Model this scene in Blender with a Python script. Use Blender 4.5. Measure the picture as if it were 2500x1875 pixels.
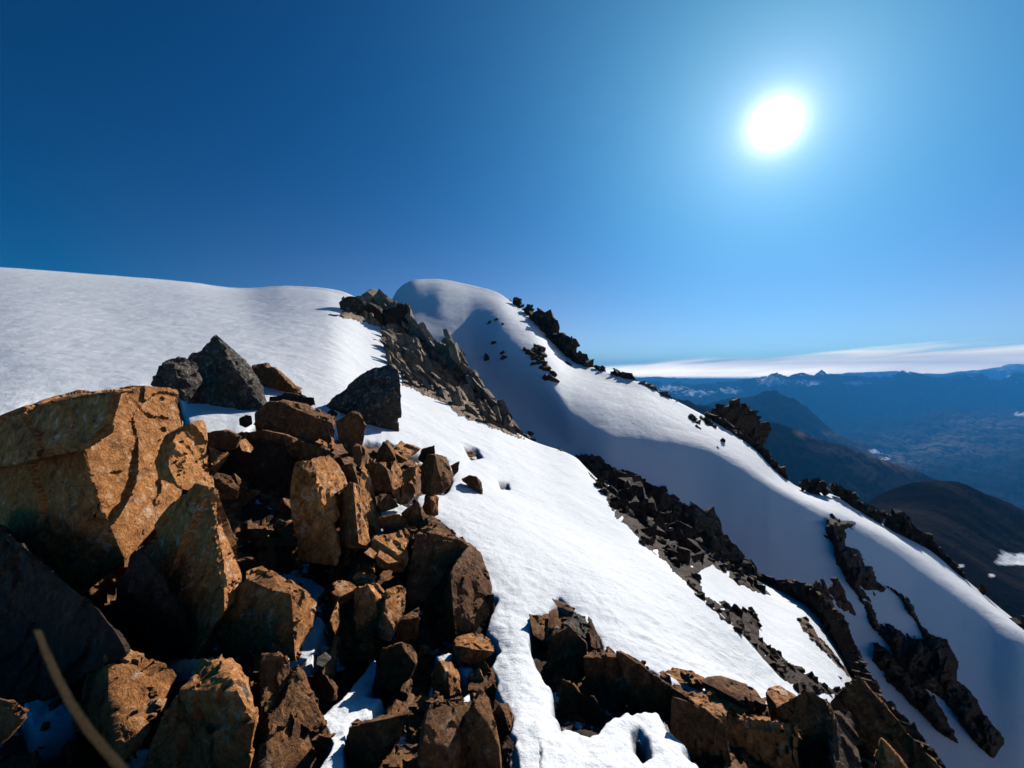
import bpy, bmesh, math, random
import numpy as np
from mathutils import Vector, noise as mnoise
C = bpy.context.scene
for o in list(bpy.data.objects): bpy.data.objects.remove(o)

# ------------------------------------------------------------ camera, sky, sun
F = 1050.0; HX = 1250.0; HY = 912.0            # focal length and horizon point in photo pixels (2500 wide)
cam_d = bpy.data.cameras.new('camera'); cam = bpy.data.objects.new('camera', cam_d)
C.collection.objects.link(cam); C.camera = cam
cam.location = (0, 0, 0); cam.rotation_euler = (math.radians(90), 0, 0)
cam_d.sensor_width = 36; cam_d.lens = 36*F/2500
cam_d.shift_y = -(937.5-HY)/2500
cam_d.dof.use_dof = True; cam_d.dof.focus_distance = 3.5; cam_d.dof.aperture_fstop = 5.0
cam_d.clip_start = 0.02; cam_d.clip_end = 200000

SUN_PX = (1893, 303)
sd = Vector(((SUN_PX[0]-HX)/F, 1.0, -(SUN_PX[1]-HY)/F)).normalized()
SUN_EL = math.asin(sd.z); SUN_AZ = math.atan2(sd.x, sd.y)
sun_d = bpy.data.lights.new('sun', 'SUN'); sun = bpy.data.objects.new('sun', sun_d); C.collection.objects.link(sun)
sun_d.energy = 5.0; sun_d.angle = math.radians(0.5); sun_d.color = (1.0, 0.955, 0.89)
sun.rotation_euler = sd.to_track_quat('Z', 'Y').to_euler(); sun.location = (30, 60, 60)
C.view_settings.view_transform = 'Standard'; C.view_settings.look = 'None'
C.view_settings.exposure = 0.2; C.view_settings.gamma = 1.0
C.render.engine = 'CYCLES'; C.cycles.use_denoising = True
C.cycles.max_bounces = 6; C.cycles.diffuse_bounces = 0; C.cycles.volume_bounces = 0
C.cycles.caustics_reflective = False; C.cycles.caustics_refractive = False

class NT:
    def __init__(s, nt): s.nt = nt; nt.nodes.clear()
    def n(s, typ, **kw):
        nd = s.nt.nodes.new(typ); ins = kw.pop('i', {})
        for k, v in kw.items(): setattr(nd, k, v)
        for k, v in ins.items():
            if hasattr(v, 'is_linked') or isinstance(v, bpy.types.NodeSocket): s.nt.links.new(v, nd.inputs[k])
            else: nd.inputs[k].default_value = v
        return nd
    def math(s, op, a, b=0.0, c=0.0, clamp=False):
        nd = s.n('ShaderNodeMath', operation=op, use_clamp=clamp)
        for k, v in enumerate((a, b, c)):
            if isinstance(v, bpy.types.NodeSocket): s.nt.links.new(v, nd.inputs[k])
            else: nd.inputs[k].default_value = v
        return nd.outputs[0]
    def noise(s, vec, scale, detail=6, rough=0.55, dist=0.0):
        return s.n('ShaderNodeTexNoise', i={'Vector': vec, 'Scale': scale, 'Detail': detail, 'Roughness': rough, 'Distortion': dist}).outputs['Fac']
    def ramp(s, fac, stops, interp='LINEAR'):
        nd = s.n('ShaderNodeValToRGB', i={'Fac': fac}); cr = nd.color_ramp; cr.interpolation = interp
        while len(cr.elements) < len(stops): cr.elements.new(0.5)
        for e, (p, c) in zip(cr.elements, stops):
            e.position = p; e.color = tuple(c)+(1,) if hasattr(c, '__len__') else (c, c, c, 1)
        return nd.outputs['Color']
    def mix(s, fac, a, b, mode='MIX'):
        nd = s.n('ShaderNodeMix', data_type='RGBA', blend_type=mode)
        for k, v in ((0, fac), (6, a), (7, b)):
            if isinstance(v, bpy.types.NodeSocket): s.nt.links.new(v, nd.inputs[k])
            else: nd.inputs[k].default_value = (tuple(v)+(1,) if hasattr(v, '__len__') else v)
        return nd.outputs[2]

world = bpy.data.worlds.new('World'); C.world = world; world.use_nodes = True
T = NT(world.node_tree)
sky = T.n('ShaderNodeTexSky', sky_type='NISHITA', sun_disc=False, sun_elevation=SUN_EL, sun_rotation=SUN_AZ,
          altitude=3200, air_density=1.0, dust_density=0.6, ozone_density=2.6)
tc = T.n('ShaderNodeTexCoord')
dirn = T.n('ShaderNodeVectorMath', operation='NORMALIZE', i={0: tc.outputs['Generated']}).outputs[0]
dot = T.n('ShaderNodeVectorMath', operation='DOT_PRODUCT', i={0: dirn, 1: tuple(sd)}).outputs['Value']
ang = T.math('MULTIPLY', T.math('ARCCOSINE', T.math('MINIMUM', dot, 0.999999)), 180/math.pi)   # degrees from the sun
sep = T.n('ShaderNodeSeparateXYZ', i={0: dirn})
hue = T.n('ShaderNodeHueSaturation', i={'Saturation': 1.28, 'Value': 1.0, 'Color': sky.outputs[0]}).outputs[0]
away = T.n('ShaderNodeMapRange', i={0: ang, 1: 18.0, 2: 85.0, 3: 1.25, 4: 0.62}).outputs[0]
rear_fill = T.n('ShaderNodeMapRange', i={0: ang, 1: 88.0, 2: 130.0, 3: 0.0, 4: 1.0}).outputs[0]
skyc = T.mix(1.0, T.mix(1.0, hue, (0.02, 0.86, 1.10), 'MULTIPLY'), away, 'MULTIPLY')
skyc = T.mix(1.0, skyc, T.mix(rear_fill, (1.0, 1.0, 1.0), (0.5, 2.5, 2.4)), 'MULTIPLY')      # unseen sky behind the viewer, boosted to fill the shade with blue
# aureole of scattered light round the sun, and the blown-out disc itself
def glow(amp, w, p=1.0):
    return T.math('MULTIPLY', T.math('EXPONENT', T.math('MULTIPLY', T.math('POWER', T.math('DIVIDE', ang, w), p), -1.0)), amp)
g1 = T.mix(1.0, T.mix(1.0, (0.31, 0.82, 0.93), glow(7.2, 21.0, 1.5), 'MULTIPLY'), T.mix(1.0, (0.96, 0.93, 0.92), glow(10.0, 4.6, 1.0), 'MULTIPLY'), 'ADD')
hz = T.math('MULTIPLY', T.math('EXPONENT', T.math('MULTIPLY', T.math('MAXIMUM', T.math('MULTIPLY', T.math('ARCSINE', T.n('ShaderNodeSeparateXYZ', i={0: dirn}).outputs[2]), 180/math.pi), 0.0), -1/5.5)), T.n('ShaderNodeMapRange', i={0: ang, 1: 30.0, 2: 75.0, 3: 6.5, 4: 0.1}).outputs[0])
g1 = T.mix(1.0, g1, T.mix(1.0, (2.0, 1.0, 0.5), hz, 'MULTIPLY'), 'ADD')
core = T.mix(1.0, (1.0, 0.92, 0.82), glow(80.0, 1.25, 1.2), 'MULTIPLY')
g = T.mix(1.0, g1, core, 'ADD')
tot = T.mix(1.0, skyc, g, 'ADD')
# thin cloud band low over the horizon, towards the sun side
az = T.math('ARCTAN2', sep.outputs[0], sep.outputs[1])
el = T.math('MULTIPLY', T.math('ARCSINE', sep.outputs[2]), 180/math.pi)
azd = T.math('MULTIPLY', az, 180/math.pi)
cv = T.n('ShaderNodeCombineXYZ', i={0: T.math('MULTIPLY', azd, 0.07), 1: T.math('MULTIPLY', T.math('SUBTRACT', el, T.math('MULTIPLY', azd, 0.075)), 1.1), 2: 0.0})
cn = T.noise(cv.outputs[0], 1.0, 5, 0.6, 0.3)
topl = T.math('ADD', T.math('MULTIPLY', azd, 0.043), 0.5)      # upper edge of the band in degrees
band = T.math('SUBTRACT', T.math('ADD', topl, T.math('MULTIPLY', T.math('SUBTRACT', cn, 0.5), 2.6)), el)
bandm = T.n('ShaderNodeMapRange', interpolation_type='SMOOTHSTEP', i={0: band, 1: -0.4, 2: 0.6, 3: 0.0, 4: 1.0}).outputs[0]
right = T.n('ShaderNodeMapRange', i={0: azd, 1: 2.0, 2: 14.0, 3: 0.0, 4: 1.0}).outputs[0]
inner = T.ramp(T.math('MULTIPLY', T.math('SUBTRACT', cn, 0.25), 2.0), [(0.0, 0.55), (1.0, 1.0)])
lowb = T.n('ShaderNodeMapRange', i={0: el, 1: 0.4, 2: 1.6, 3: 2.6, 4: 1.0}).outputs[0]
cloudc = T.mix(1.0, T.mix(1.0, (40, 34.5, 28), inner, 'MULTIPLY'), lowb, 'MULTIPLY')
above = T.n('ShaderNodeMapRange', i={0: el, 1: -0.6, 2: -0.2, 3: 0.0, 4: 1.0}).outputs[0]
cm = T.math('MULTIPLY', T.math('MULTIPLY', T.math('MULTIPLY', bandm, right), 0.78), above)
tot = T.mix(above, (0.4, 1.9, 4.2), tot)        # below the horizon: dim blue distance
final = T.mix(cm, tot, cloudc)
bg = T.n('ShaderNodeBackground', i={'Color': final, 'Strength': 0.055})
out = T.n('ShaderNodeOutputWorld', i={'Surface': bg.outputs[0]})

# ------------------------------------------------------------ helpers
def W(x, y, D):
    """photo pixel at depth D -> point in the place"""
    return Vector(((x-HX)/F*D, D, -(y-HY)/F*D))

def tag(o, label, cat=None, group=None, kind=None):
    if label: o['label'] = label
    if cat: o['category'] = cat
    if group: o['group'] = group
    if kind: o['kind'] = kind
    return o

def pchip(Dk, zk, Dg):
    K, N = Dk.shape
    h = np.diff(Dk, axis=0); d = np.diff(zk, axis=0)/h
    m = np.zeros_like(zk)
    w1 = 2*h[1:]+h[:-1]; w2 = h[1:]+2*h[:-1]
    same = d[1:]*d[:-1] > 0
    with np.errstate(divide='ignore', invalid='ignore'):
        hm = (w1+w2)/(w1/d[:-1]+w2/d[1:])
    # softer than strict monotone: average where the slope changes sign mildly
    m[1:-1] = np.where(same, hm, 0.0)
    m[0] = d[0]; m[-1] = d[-1]
    out = np.zeros((len(Dg), N))
    G = Dg[:, None]*np.ones((1, N))
    for k in range(K-1):
        t = (G-Dk[k])/h[k]
        sel = (t >= 0) & (t <= 1)
        if k == 0: sel |= t < 0
        if k == K-2: sel |= t > 1
        tt = np.clip(t, 0, 1)
        v = ((2*tt**3-3*tt**2+1)*zk[k] + (tt**3-2*tt**2+tt)*h[k]*m[k] + (-2*tt**3+3*tt**2)*zk[k+1] + (tt**3-tt**2)*h[k]*m[k+1])
        out = np.where(sel, v, out)
    return out

def curve(pts, xs):
    """pts (x, y, D) -> v=-(y-HY)/F and log D over the columns xs (monotone cubic in x)"""
    p = np.array(pts, float)
    X = p[:, 0][:, None]
    def ip(vals):
        return pchip(X, vals[:, None], xs)[:, 0]
    return -(ip(p[:, 1])-HY)/F, np.exp(ip(np.log(p[:, 2])))

def value_noise(X, Y, seed):
    """smooth 2-D noise on numpy arrays, about -1..1"""
    xi = np.floor(X).astype(np.int64); yi = np.floor(Y).astype(np.int64)
    fx = X-xi; fy = Y-yi
    fx = fx*fx*fx*(fx*(fx*6-15)+10); fy = fy*fy*fy*(fy*(fy*6-15)+10)
    def hsh(a, b):
        n = (a*374761393 + b*668265263 + seed*1442695041) & 0xffffffff
        n = ((n ^ (n >> 13))*1274126177) & 0xffffffff
        n = (n ^ (n >> 16)) & 0xffff
        return n/32767.5-1.0
    a = hsh(xi, yi); b = hsh(xi+1, yi); c = hsh(xi, yi+1); d = hsh(xi+1, yi+1)
    return (a*(1-fx)+b*fx)*(1-fy)+(c*(1-fx)+d*fx)*fy
def fbm(X, Y, seed, octaves=5, gain=0.5, lac=2.03, ridged=False):
    s = 0; a = 1.0; t = 0
    for o_ in range(octaves):
        n = value_noise(X+17.3*o_, Y-9.1*o_, seed+o_)
        if ridged: n = 1-2*np.abs(n)
        s = s+a*n; t += a; a *= gain; X = X*lac; Y = Y*lac
    return s/t

def grid_mesh(name, X, Y, Z, mat, attrs=None):
    nr, nc = X.shape
    co = np.stack([X, Y, Z], -1).reshape(-1, 3).astype(np.float32)
    i = np.arange(nr*nc).reshape(nr, nc)
    q = np.stack([i[:-1, :-1], i[:-1, 1:], i[1:, 1:], i[1:, :-1]], -1).reshape(-1, 4).astype(np.int32)
    me = bpy.data.meshes.new(name)
    me.vertices.add(len(co)); me.vertices.foreach_set('co', co.ravel())
    me.loops.add(q.size); me.loops.foreach_set('vertex_index', q.ravel())
    me.polygons.add(len(q)); me.polygons.foreach_set('loop_start', np.arange(0, q.size, 4, dtype=np.int32))
    me.polygons.foreach_set('loop_total', np.full(len(q), 4, dtype=np.int32))
    me.polygons.foreach_set('use_smooth', np.ones(len(q), dtype=bool))
    me.update(calc_edges=True)
    for k, v in (attrs or {}).items():
        a = me.attributes.new(k, 'FLOAT', 'POINT'); a.data.foreach_set('value', v.ravel().astype(np.float32))
    me.materials.append(mat)
    o = bpy.data.objects.new(name, me); C.collection.objects.link(o)
    return o

# ------------------------------------------------------------ materials
def pmat(name):
    m = bpy.data.materials.new(name); m.use_nodes = True
    t = NT(m.node_tree)
    p = t.n('ShaderNodeBsdfPrincipled'); o = t.n('ShaderNodeOutputMaterial', i={'Surface': p.outputs[0]})
    return m, t, p
def wpos(t): return t.n('ShaderNodeNewGeometry').outputs['Position']

def snow_material():
    m, t, p = pmat('snow'); P = wpos(t)
    t.nt.links.new(t.ramp(t.noise(P, 0.35, 4), [(0.3, (0.88, 0.90, 0.93)), (0.7, (0.92, 0.93, 0.94))]), p.inputs['Base Color'])
    base = p.inputs['Base Color'].links[0].from_socket
    base = t.mix(1.0, base, t.ramp(t.noise(P, 75.0, 2, 0.7), [(0.38, 0.88), (0.58, 1.0)]), 'MULTIPLY')
    t.nt.links.new(base, p.inputs['Base Color'])
    at = t.n('ShaderNodeAttribute', attribute_name='rocky').outputs['Fac']
    dn = t.noise(P, 5.0, 6, 0.65)
    debris_shade = t.math('MULTIPLY', t.n('ShaderNodeMapRange', i={0: dn, 1: 0.38, 2: 0.44, 3: 0.0, 4: 1.0}).outputs[0], at, clamp=True)  # rock debris colour, also painting the black shade of the gaps between rocks
    t.nt.links.new(t.mix(debris_shade, base, (0.045, 0.03, 0.022)), p.inputs['Base Color'])
    p.inputs['Roughness'].default_value = 0.75; p.inputs['Specular IOR Level'].default_value = 0.06
    p.inputs['Subsurface Weight'].default_value = 0.0
    g = t.math('ADD', t.noise(P, 160.0, 3, 0.7), t.math('MULTIPLY', t.noise(P, 60.0, 2, 0.6), 1.6))                                 # crystals
    g2 = t.noise(P, 26.0, 5, 0.6); g3 = t.noise(P, 3.2, 4, 0.55)
    mp = t.n('ShaderNodeMapping', i={'Vector': P, 'Rotation': (0, 0, 0.6), 'Scale': (1.0, 3.2, 1.0)}).outputs[0]
    g4 = t.noise(mp, 2.6, 4, 0.6, 0.6)                          # wind ripples
    h = t.math('ADD', t.math('MULTIPLY', g, 0.0032), t.math('ADD', t.math('MULTIPLY', g2, 0.007), t.math('ADD', t.math('ADD', t.math('MULTIPLY', g3, 0.016), t.math('MULTIPLY', t.noise(P, 1.3, 5, 0.6, 0.3), 0.035)), t.math('MULTIPLY', g4, 0.010))))
    b = t.n('ShaderNodeBump', i={'Height': h, 'Distance': 1.0, 'Strength': 0.8})
    t.nt.links.new(b.outputs[0], p.inputs['Normal'])
    return m
SNOW = snow_material()

# ------------------------------------------------------------ the near mountain: snow slope, bowl and far ridge
FAST = False
xs = np.concatenate([np.linspace(-1500, -140, 50)[:-1], np.arange(-140, 2640, 3.4), np.linspace(2640, 4200, 60)[1:]])
Dg = np.exp(np.linspace(math.log(0.45), math.log(130.0), 860))
N0 = [(-1500, 3600, .45), (0, 3600, .45), (1300, 4300, .45), (2500, 5200, .45), (4200, 6500, .45)]
N1 = [(-1500, 2000, 1.3), (0, 2060, 1.35), (600, 1960, 1.45), (1200, 1900, 1.6), (1700, 1905, 1.85), (2000, 1960, 2.0), (2300, 2120, 2.1), (2600, 2300, 2.1), (4200, 3400, 1.9)]
N2 = [(-1500, 1560, 2.2), (0, 1600, 2.4), (300, 1590, 2.5), (600, 1600, 2.6), (900, 1620, 2.6), (1200, 1600, 2.75), (1450, 1640, 2.7), (1700, 1700, 2.75), (2000, 1790, 2.9), (2300, 1950, 2.9), (2600, 2160, 2.8), (4200, 3200, 2.6)]
N3 = [(-1500, 1180, 4.0), (0, 1120, 3.9), (300, 1120, 4.3), (600, 1130, 4.6), (900, 1200, 4.9), (1100, 1250, 5.0), (1300, 1330, 4.8), (1500, 1420, 4.4), (1700, 1560, 3.9), (1850, 1660, 3.75), (2000, 1740, 3.6), (2300, 1900, 3.5), (2600, 2120, 3.4), (4200, 3150, 3.2)]
N4 = [(-1500, 960, 7.0), (0, 960, 6.5), (300, 965, 6.8), (600, 972, 7.3), (750, 1000, 7.3), (900, 1040, 7.4), (1100, 1110, 7.6), (1300, 1210, 7.2), (1500, 1330, 6.3), (1600, 1375, 5.9), (1700, 1450, 5.0), (1800, 1540, 4.5), (1940, 1685, 4.0), (2100, 1790, 3.85), (2300, 1910, 3.75), (2600, 2110, 3.7), (4200, 3150, 3.5)]
E1 = [(-1500, 800, 13), (0, 810, 12), (300, 830, 12), (600, 850, 12.1), (800, 880, 11.8), (920, 915, 13), (1000, 955, 13), (1100, 995, 13), (1200, 1034, 13), (1310, 1082, 13), (1400, 1115, 12.2), (1450, 1165, 10.8), (1530, 1255, 8.6), (1600, 1350, 6.9), (1700, 1448, 5.5), (1800, 1545, 4.9), (1940, 1690, 4.4), (2100, 1795, 4.2), (2300, 1915, 4.1), (2600, 2130, 4.0), (4200, 3180, 3.8)]
S0 = [(-1500, 590, 75), (0, 661, 65), (200, 675, 62), (440, 693, 56), (600, 709, 50), (700, 703, 46), (760, 705, 43), (830, 714, 39), (900, 745, 34), (960, 790, 29), (1000, 830, 25), (1100, 920, 20.5), (1200, 1005, 17), (1310, 1092, 15), (1400, 1130, 14.2), (1450, 1165, 12.6), (1530, 1210, 11), (1600, 1260, 10.4), (1700, 1310, 10), (1780, 1370, 10), (1870, 1420, 10), (1960, 1450, 9.6), (2040, 1530, 8.8), (2100, 1640, 7.6), (2200, 1770, 6.6), (2350, 1900, 5.8), (2500, 2030, 5.4), (2800, 2300, 5.2), (4200, 3300, 5)]
G0 = [(-1500, 640, 82), (0, 690, 72), (600, 740, 56), (800, 750, 46), (900, 775, 38), (960, 800, 33), (1000, 850, 28), (1100, 945, 23.2), (1200, 1035, 19.3), (1310, 1120, 16.8), (1400, 1165, 15.6), (1450, 1200, 15), (1530, 1260, 14.5), (1600, 1330, 13.6), (1700, 1410, 12.9), (1800, 1500, 12.2), (1900, 1580, 11.6), (2040, 1700, 10.8), (2200, 1880, 9.8), (2500, 2150, 9), (2800, 2450, 8.6), (4200, 3600, 8)]
W0 = [(-1500, 720, 88), (0, 740, 78), (600, 790, 61), (800, 790, 50), (900, 790, 43), (960, 790, 38), (1000, 795, 34), (1090, 820, 31), (1160, 893, 26.8), (1215, 955, 23.6), (1300, 1020, 20.8), (1400, 1105, 17.8), (1480, 1150, 16.6), (1540, 1200, 16), (1700, 1330, 14.8), (1850, 1480, 13.4), (2000, 1640, 12.4), (2200, 1840, 11.2), (2500, 2130, 10.0), (2800, 2420, 9.4), (4200, 3550, 8.8)]
T0 = [(-1500, 760, 94), (0, 780, 84), (600, 830, 66), (800, 830, 55), (900, 810, 49), (950, 765, 45.5), (1000, 750, 41.5), (1060, 752, 38.5), (1120, 780, 34.5), (1150, 798, 32.6), (1215, 820, 28.8), (1300, 885, 25.0), (1350, 945, 22.6), (1400, 1020, 20.3), (1500, 1060, 19.2), (1600, 1072, 19.2), (1700, 1082, 19.3), (1800, 1125, 18.6), (1900, 1188, 17.8), (2000, 1240, 17.3), (2060, 1262, 17.2), (2200, 1335, 16.8), (2300, 1410, 16.0), (2400, 1480, 15.2), (2500, 1552, 14.2), (2800, 1800, 12.6), (4200, 2700, 11)]
C0 = [(-1500, 820, 100), (0, 850, 90), (600, 880, 72), (800, 880, 62), (900, 850, 57), (935, 790, 54.5), (955, 733, 54), (975, 701, 55), (1020, 682, 57), (1060, 682, 58), (1150, 697, 54), (1220, 717, 48), (1260, 745, 43), (1300, 775, 38.5), (1340, 820, 35), (1380, 862, 33), (1440, 893, 30.5), (1500, 912, 28.5), (1560, 930, 27), (1640, 972, 25.3), (1700, 1002, 24.4), (1760, 1034, 23.5), (1850, 1096, 22.2), (1900, 1150, 21), (1960, 1192, 20.4), (2030, 1205, 20.2), (2100, 1246, 19.8), (2200, 1303, 19.2), (2270, 1337, 18.8), (2340, 1396, 18.0), (2420, 1464, 17.0), (2500, 1530, 16.0), (2800, 1770, 14.0), (4200, 2650, 12.5)]
def behind(c, k, dv):
    return [(x, y+dv, D*k) for (x, y, D) in c]
KC = [N0, N1, N2, N3, N4, E1, S0, G0, W0, T0, C0, behind(C0, 1.12, 120), behind(C0, 1.9, 800), [(-1500, 2400, 138), (4200, 2600, 138)]]

def pull(c, rng_):
    return [(x, y, D*float(np.interp(x, [1200, 1300, 1450, 4200], [1.0]+rng_))) for (x, y, D) in c]
KC[9] = pull(T0, [0.965, 0.935, 0.91]); C0 = pull(C0, [0.98, 0.955, 0.93]); KC[10] = C0; KC[11] = behind(C0, 1.12, 120)
def column_terrain(curves, xs, Dg, blur=2, mid=None):
    vk, Dk = [], []
    for c in curves:
        v, D = curve(c, xs); vk.append(v); Dk.append(D)
    vk = np.array(vk); Dk = np.array(Dk)
    for k in range(1, len(Dk)): Dk[k] = np.maximum(Dk[k], Dk[k-1]*1.012)
    zk = vk*Dk
    if mid is not None:                       # keeps the slope even between the wall and the crest
        for t_, c_, wt in mid:
            dm = Dk[t_]+0.78*(Dk[c_]-Dk[t_]); zm = zk[t_]+wt*(zk[c_]-zk[t_])
            Dk = np.insert(Dk, c_, dm, axis=0); zk = np.insert(zk, c_, zm, axis=0)
    # beyond the last knot: hold its height
    Z = pchip(Dk, zk, Dg)
    for _ in range(blur):
        Z[1:-1] = (Z[:-2]+2*Z[1:-1]+Z[2:])/4
        Z[:, 1:-1] = (Z[:, :-2]+2*Z[:, 1:-1]+Z[:, 2:])/4
    return Z
Zt = column_terrain(KC, xs, Dg, 8, mid=[(9, 10, 0.83), (5, 6, np.interp(xs, [800, 1000], [0.825, 0.78]))])
U = ((xs-HX)/F)[None, :]*np.ones((len(Dg), 1)); Dm = Dg[:, None]*np.ones((1, len(xs)))
Xt = U*Dm; Yt = Dm

def poly_dist(px, py, poly):
    """signed distance in pixels, positive inside"""
    inside = np.zeros(px.shape, bool); dist = np.full(px.shape, 1e9)
    n = len(poly)
    for i in range(n):
        x1, y1 = poly[i]; x2, y2 = poly[(i+1) % n]
        with np.errstate(divide='ignore', invalid='ignore'):
            c = ((y1 > py) != (y2 > py)) & (px < (x2-x1)*(py-y1)/((y2-y1) if y2 != y1 else 1e-9)+x1)
        inside ^= c
        dx, dy = x2-x1, y2-y1; L = dx*dx+dy*dy+1e-9
        t = np.clip(((px-x1)*dx+(py-y1)*dy)/L, 0, 1)
        dist = np.minimum(dist, np.hypot(px-x1-t*dx, py-y1-t*dy))
    return np.where(inside, dist, -dist)

RA = [(-400, 1090), (0, 1090), (100, 985), (270, 960), (440, 965), (465, 1050), (500, 1062), (590, 1058), (640, 1010), (720, 1000), (790, 1020), (830, 1050), (900, 1075), (960, 1078), (1000, 1098), (1050, 1100), (1095, 1120), (1110, 1170), (1085, 1205), (1020, 1200), (1015, 1235), (1060, 1265), (1110, 1300), (1145, 1350), (1172, 1400), (1190, 1440), (1215, 1455), (1200, 1500), (1185, 1530), (1225, 1580), (1205, 1620), (1225, 1690), (1255, 1760), (1250, 1800), (1262, 1850), (1265, 2300), (-900, 2300)]
RB = [(1295, 1500), (1330, 1480), (1365, 1455), (1400, 1490), (1450, 1530), (1470, 1590), (1520, 1600), (1600, 1640), (1720, 1690), (1800, 1705), (1950, 1700), (2400, 1760), (2700, 2300), (1900, 2300), (1740, 1950), (1700, 1850), (1640, 1780), (1600, 1725), (1550, 1718), (1480, 1750), (1440, 1790), (1370, 1760), (1345, 1720), (1340, 1670), (1300, 1580)]
RH = [(1540, 1770), (1560, 1762), (1585, 1790), (1592, 1830), (1570, 1845), (1545, 1815)]
SMALL = [[(1130, 1085), (1165, 1092), (1180, 1112), (1150, 1118)], [(1215, 1168), (1240, 1172), (1246, 1190), (1222, 1186)]]
PX = HX+U*F
def rocky_field(near_max=9.0):
    PY = HY-Zt/Dm*F
    r = np.full(Zt.shape, -1e9)
    wob = 9*value_noise(PX/31, PY/31, 5)+3*value_noise(PX/15, PY/15, 6)
    for poly in (RA, RB): r = np.maximum(r, poly_dist(PX, PY, poly)+wob)
    r2 = poly_dist(PX, PY, RH)
    for poly in SMALL: r2 = np.maximum(r2, poly_dist(PX, PY, poly))
    r = np.maximum(r, r2)
    return np.where(Dm < near_max, r, -1e9)
HOLES = [[(915, 1590), (925, 1640), (885, 1690), (930, 1690), (900, 1730), (850, 1750), (838, 1800), (835, 1850), (800, 1900), (745, 1900), (800, 1830), (815, 1795), (785, 1730), (830, 1700), (875, 1640)],
         [(330, 1583), (430, 1590), (520, 1588), (530, 1615), (450, 1640), (410, 1610), (330, 1605)],
         [(690, 1590), (730, 1600), (745, 1520), (775, 1490), (790, 1500), (770, 1560), (755, 1640), (720, 1660)], [(1060, 1640), (1075, 1640), (1060, 1690), (1045, 1690)],
         [(955, 1210), (1000, 1235), (985, 1260), (930, 1268), (915, 1290), (905, 1300), (910, 1255)], [(1005, 1480), (1030, 1478), (1020, 1490), (985, 1510)],
         [(1065, 1590), (1105, 1580), (1100, 1600), (1075, 1612)], [(690, 1385), (760, 1400), (790, 1425), (770, 1450), (740, 1420)], [(60, 1700), (160, 1660), (180, 1740), (90, 1780)], [(1125, 1690), (1145, 1670), (1140, 1710), (1120, 1730)],
         [(1130, 1590), (1160, 1600), (1140, 1640), (1120, 1620)]]
rk = rocky_field()
hole = np.full(Zt.shape, -1e9); PY0 = HY-Zt/Dm*F
for h_ in HOLES: hole = np.maximum(hole, poly_dist(PX, PY0, h_))
hole = np.clip((hole+14)/14, 0, 1)
s = np.clip((rk*Dm/F+0.01)/0.05, 0, 1); s = s*s*(3-2*s)        # lip about 5 cm wide
dep = np.where(rk > -500, 0.15, 0.0)*s*(1-0.75*hole)
bump = 0.015*fbm(Xt*2.2, Yt*2.2, 11, 4)*np.clip(Dm/3, 0.2, 1.0) + 0.028*fbm(Xt*0.35, Yt*0.35, 21, 3)*np.clip(Dm/12, 0, 1.2)
roll = np.where((rk > -60) & (rk < 20), 0.035*np.exp(-np.clip(-rk*Dm/F, 0, 1)/0.10), 0)*(1-s)   # snow rounds off towards its edge
bump = bump+(0.010*fbm(Xt*9, Yt*9, 41, 3)+0.005*fbm(Xt*24, Yt*24, 45, 2))*np.clip(1.6-Dm/4.5, 0, 1)
Zs = Zt - dep + bump - roll*1.0
lump = np.where(s > 0.5, 0.05*(1-0.7*hole)*fbm(Xt*5, Yt*5, 31, 4), 0)
Zs = Zs+lump
snow_slope = grid_mesh('snow_slope', Xt, Yt, Zs, SNOW, {'rocky': s*(1-hole)})
tag(snow_slope, 'white sunlit snow slope with a blue shaded bowl below the skyline ridge', None, None, 'structure')

def hit(x, y, dmin=0.9, dmax=60, Zf=None):
    """depth at which the view ray through a photo pixel meets the snow surface"""
    Zf = Zs if Zf is None else Zf
    c = np.interp(x, xs, np.arange(len(xs))); c0 = int(min(max(c, 0), len(xs)-2)); f = c-c0
    col = Zf[:, c0]*(1-f)+Zf[:, c0+1]*f
    v = col/Dg; tv = -(y-HY)/F
    ok = (v >= tv) & (Dg >= dmin) & (Dg <= dmax)
    k = np.argmax(ok)
    if not ok[k]: return None
    if k == 0: return float(Dg[0])
    a, b = v[k-1], v[k]; w = (tv-a)/(b-a) if b != a else 0
    return float(Dg[k-1]+(Dg[k]-Dg[k-1])*min(max(w, 0), 1))
def ground(X, Y):
    px = HX+X/Y*F
    c = np.interp(px, xs, np.arange(len(xs))); c0 = int(min(max(c, 0), len(xs)-2)); f = c-c0
    r = np.interp(Y, Dg, np.arange(len(Dg))); r0 = int(min(max(r, 0), len(Dg)-2)); g_ = r-r0
    return float((Zs[r0, c0]*(1-f)+Zs[r0, c0+1]*f)*(1-g_)+(Zs[r0+1, c0]*(1-f)+Zs[r0+1, c0+1]*f)*g_)

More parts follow.
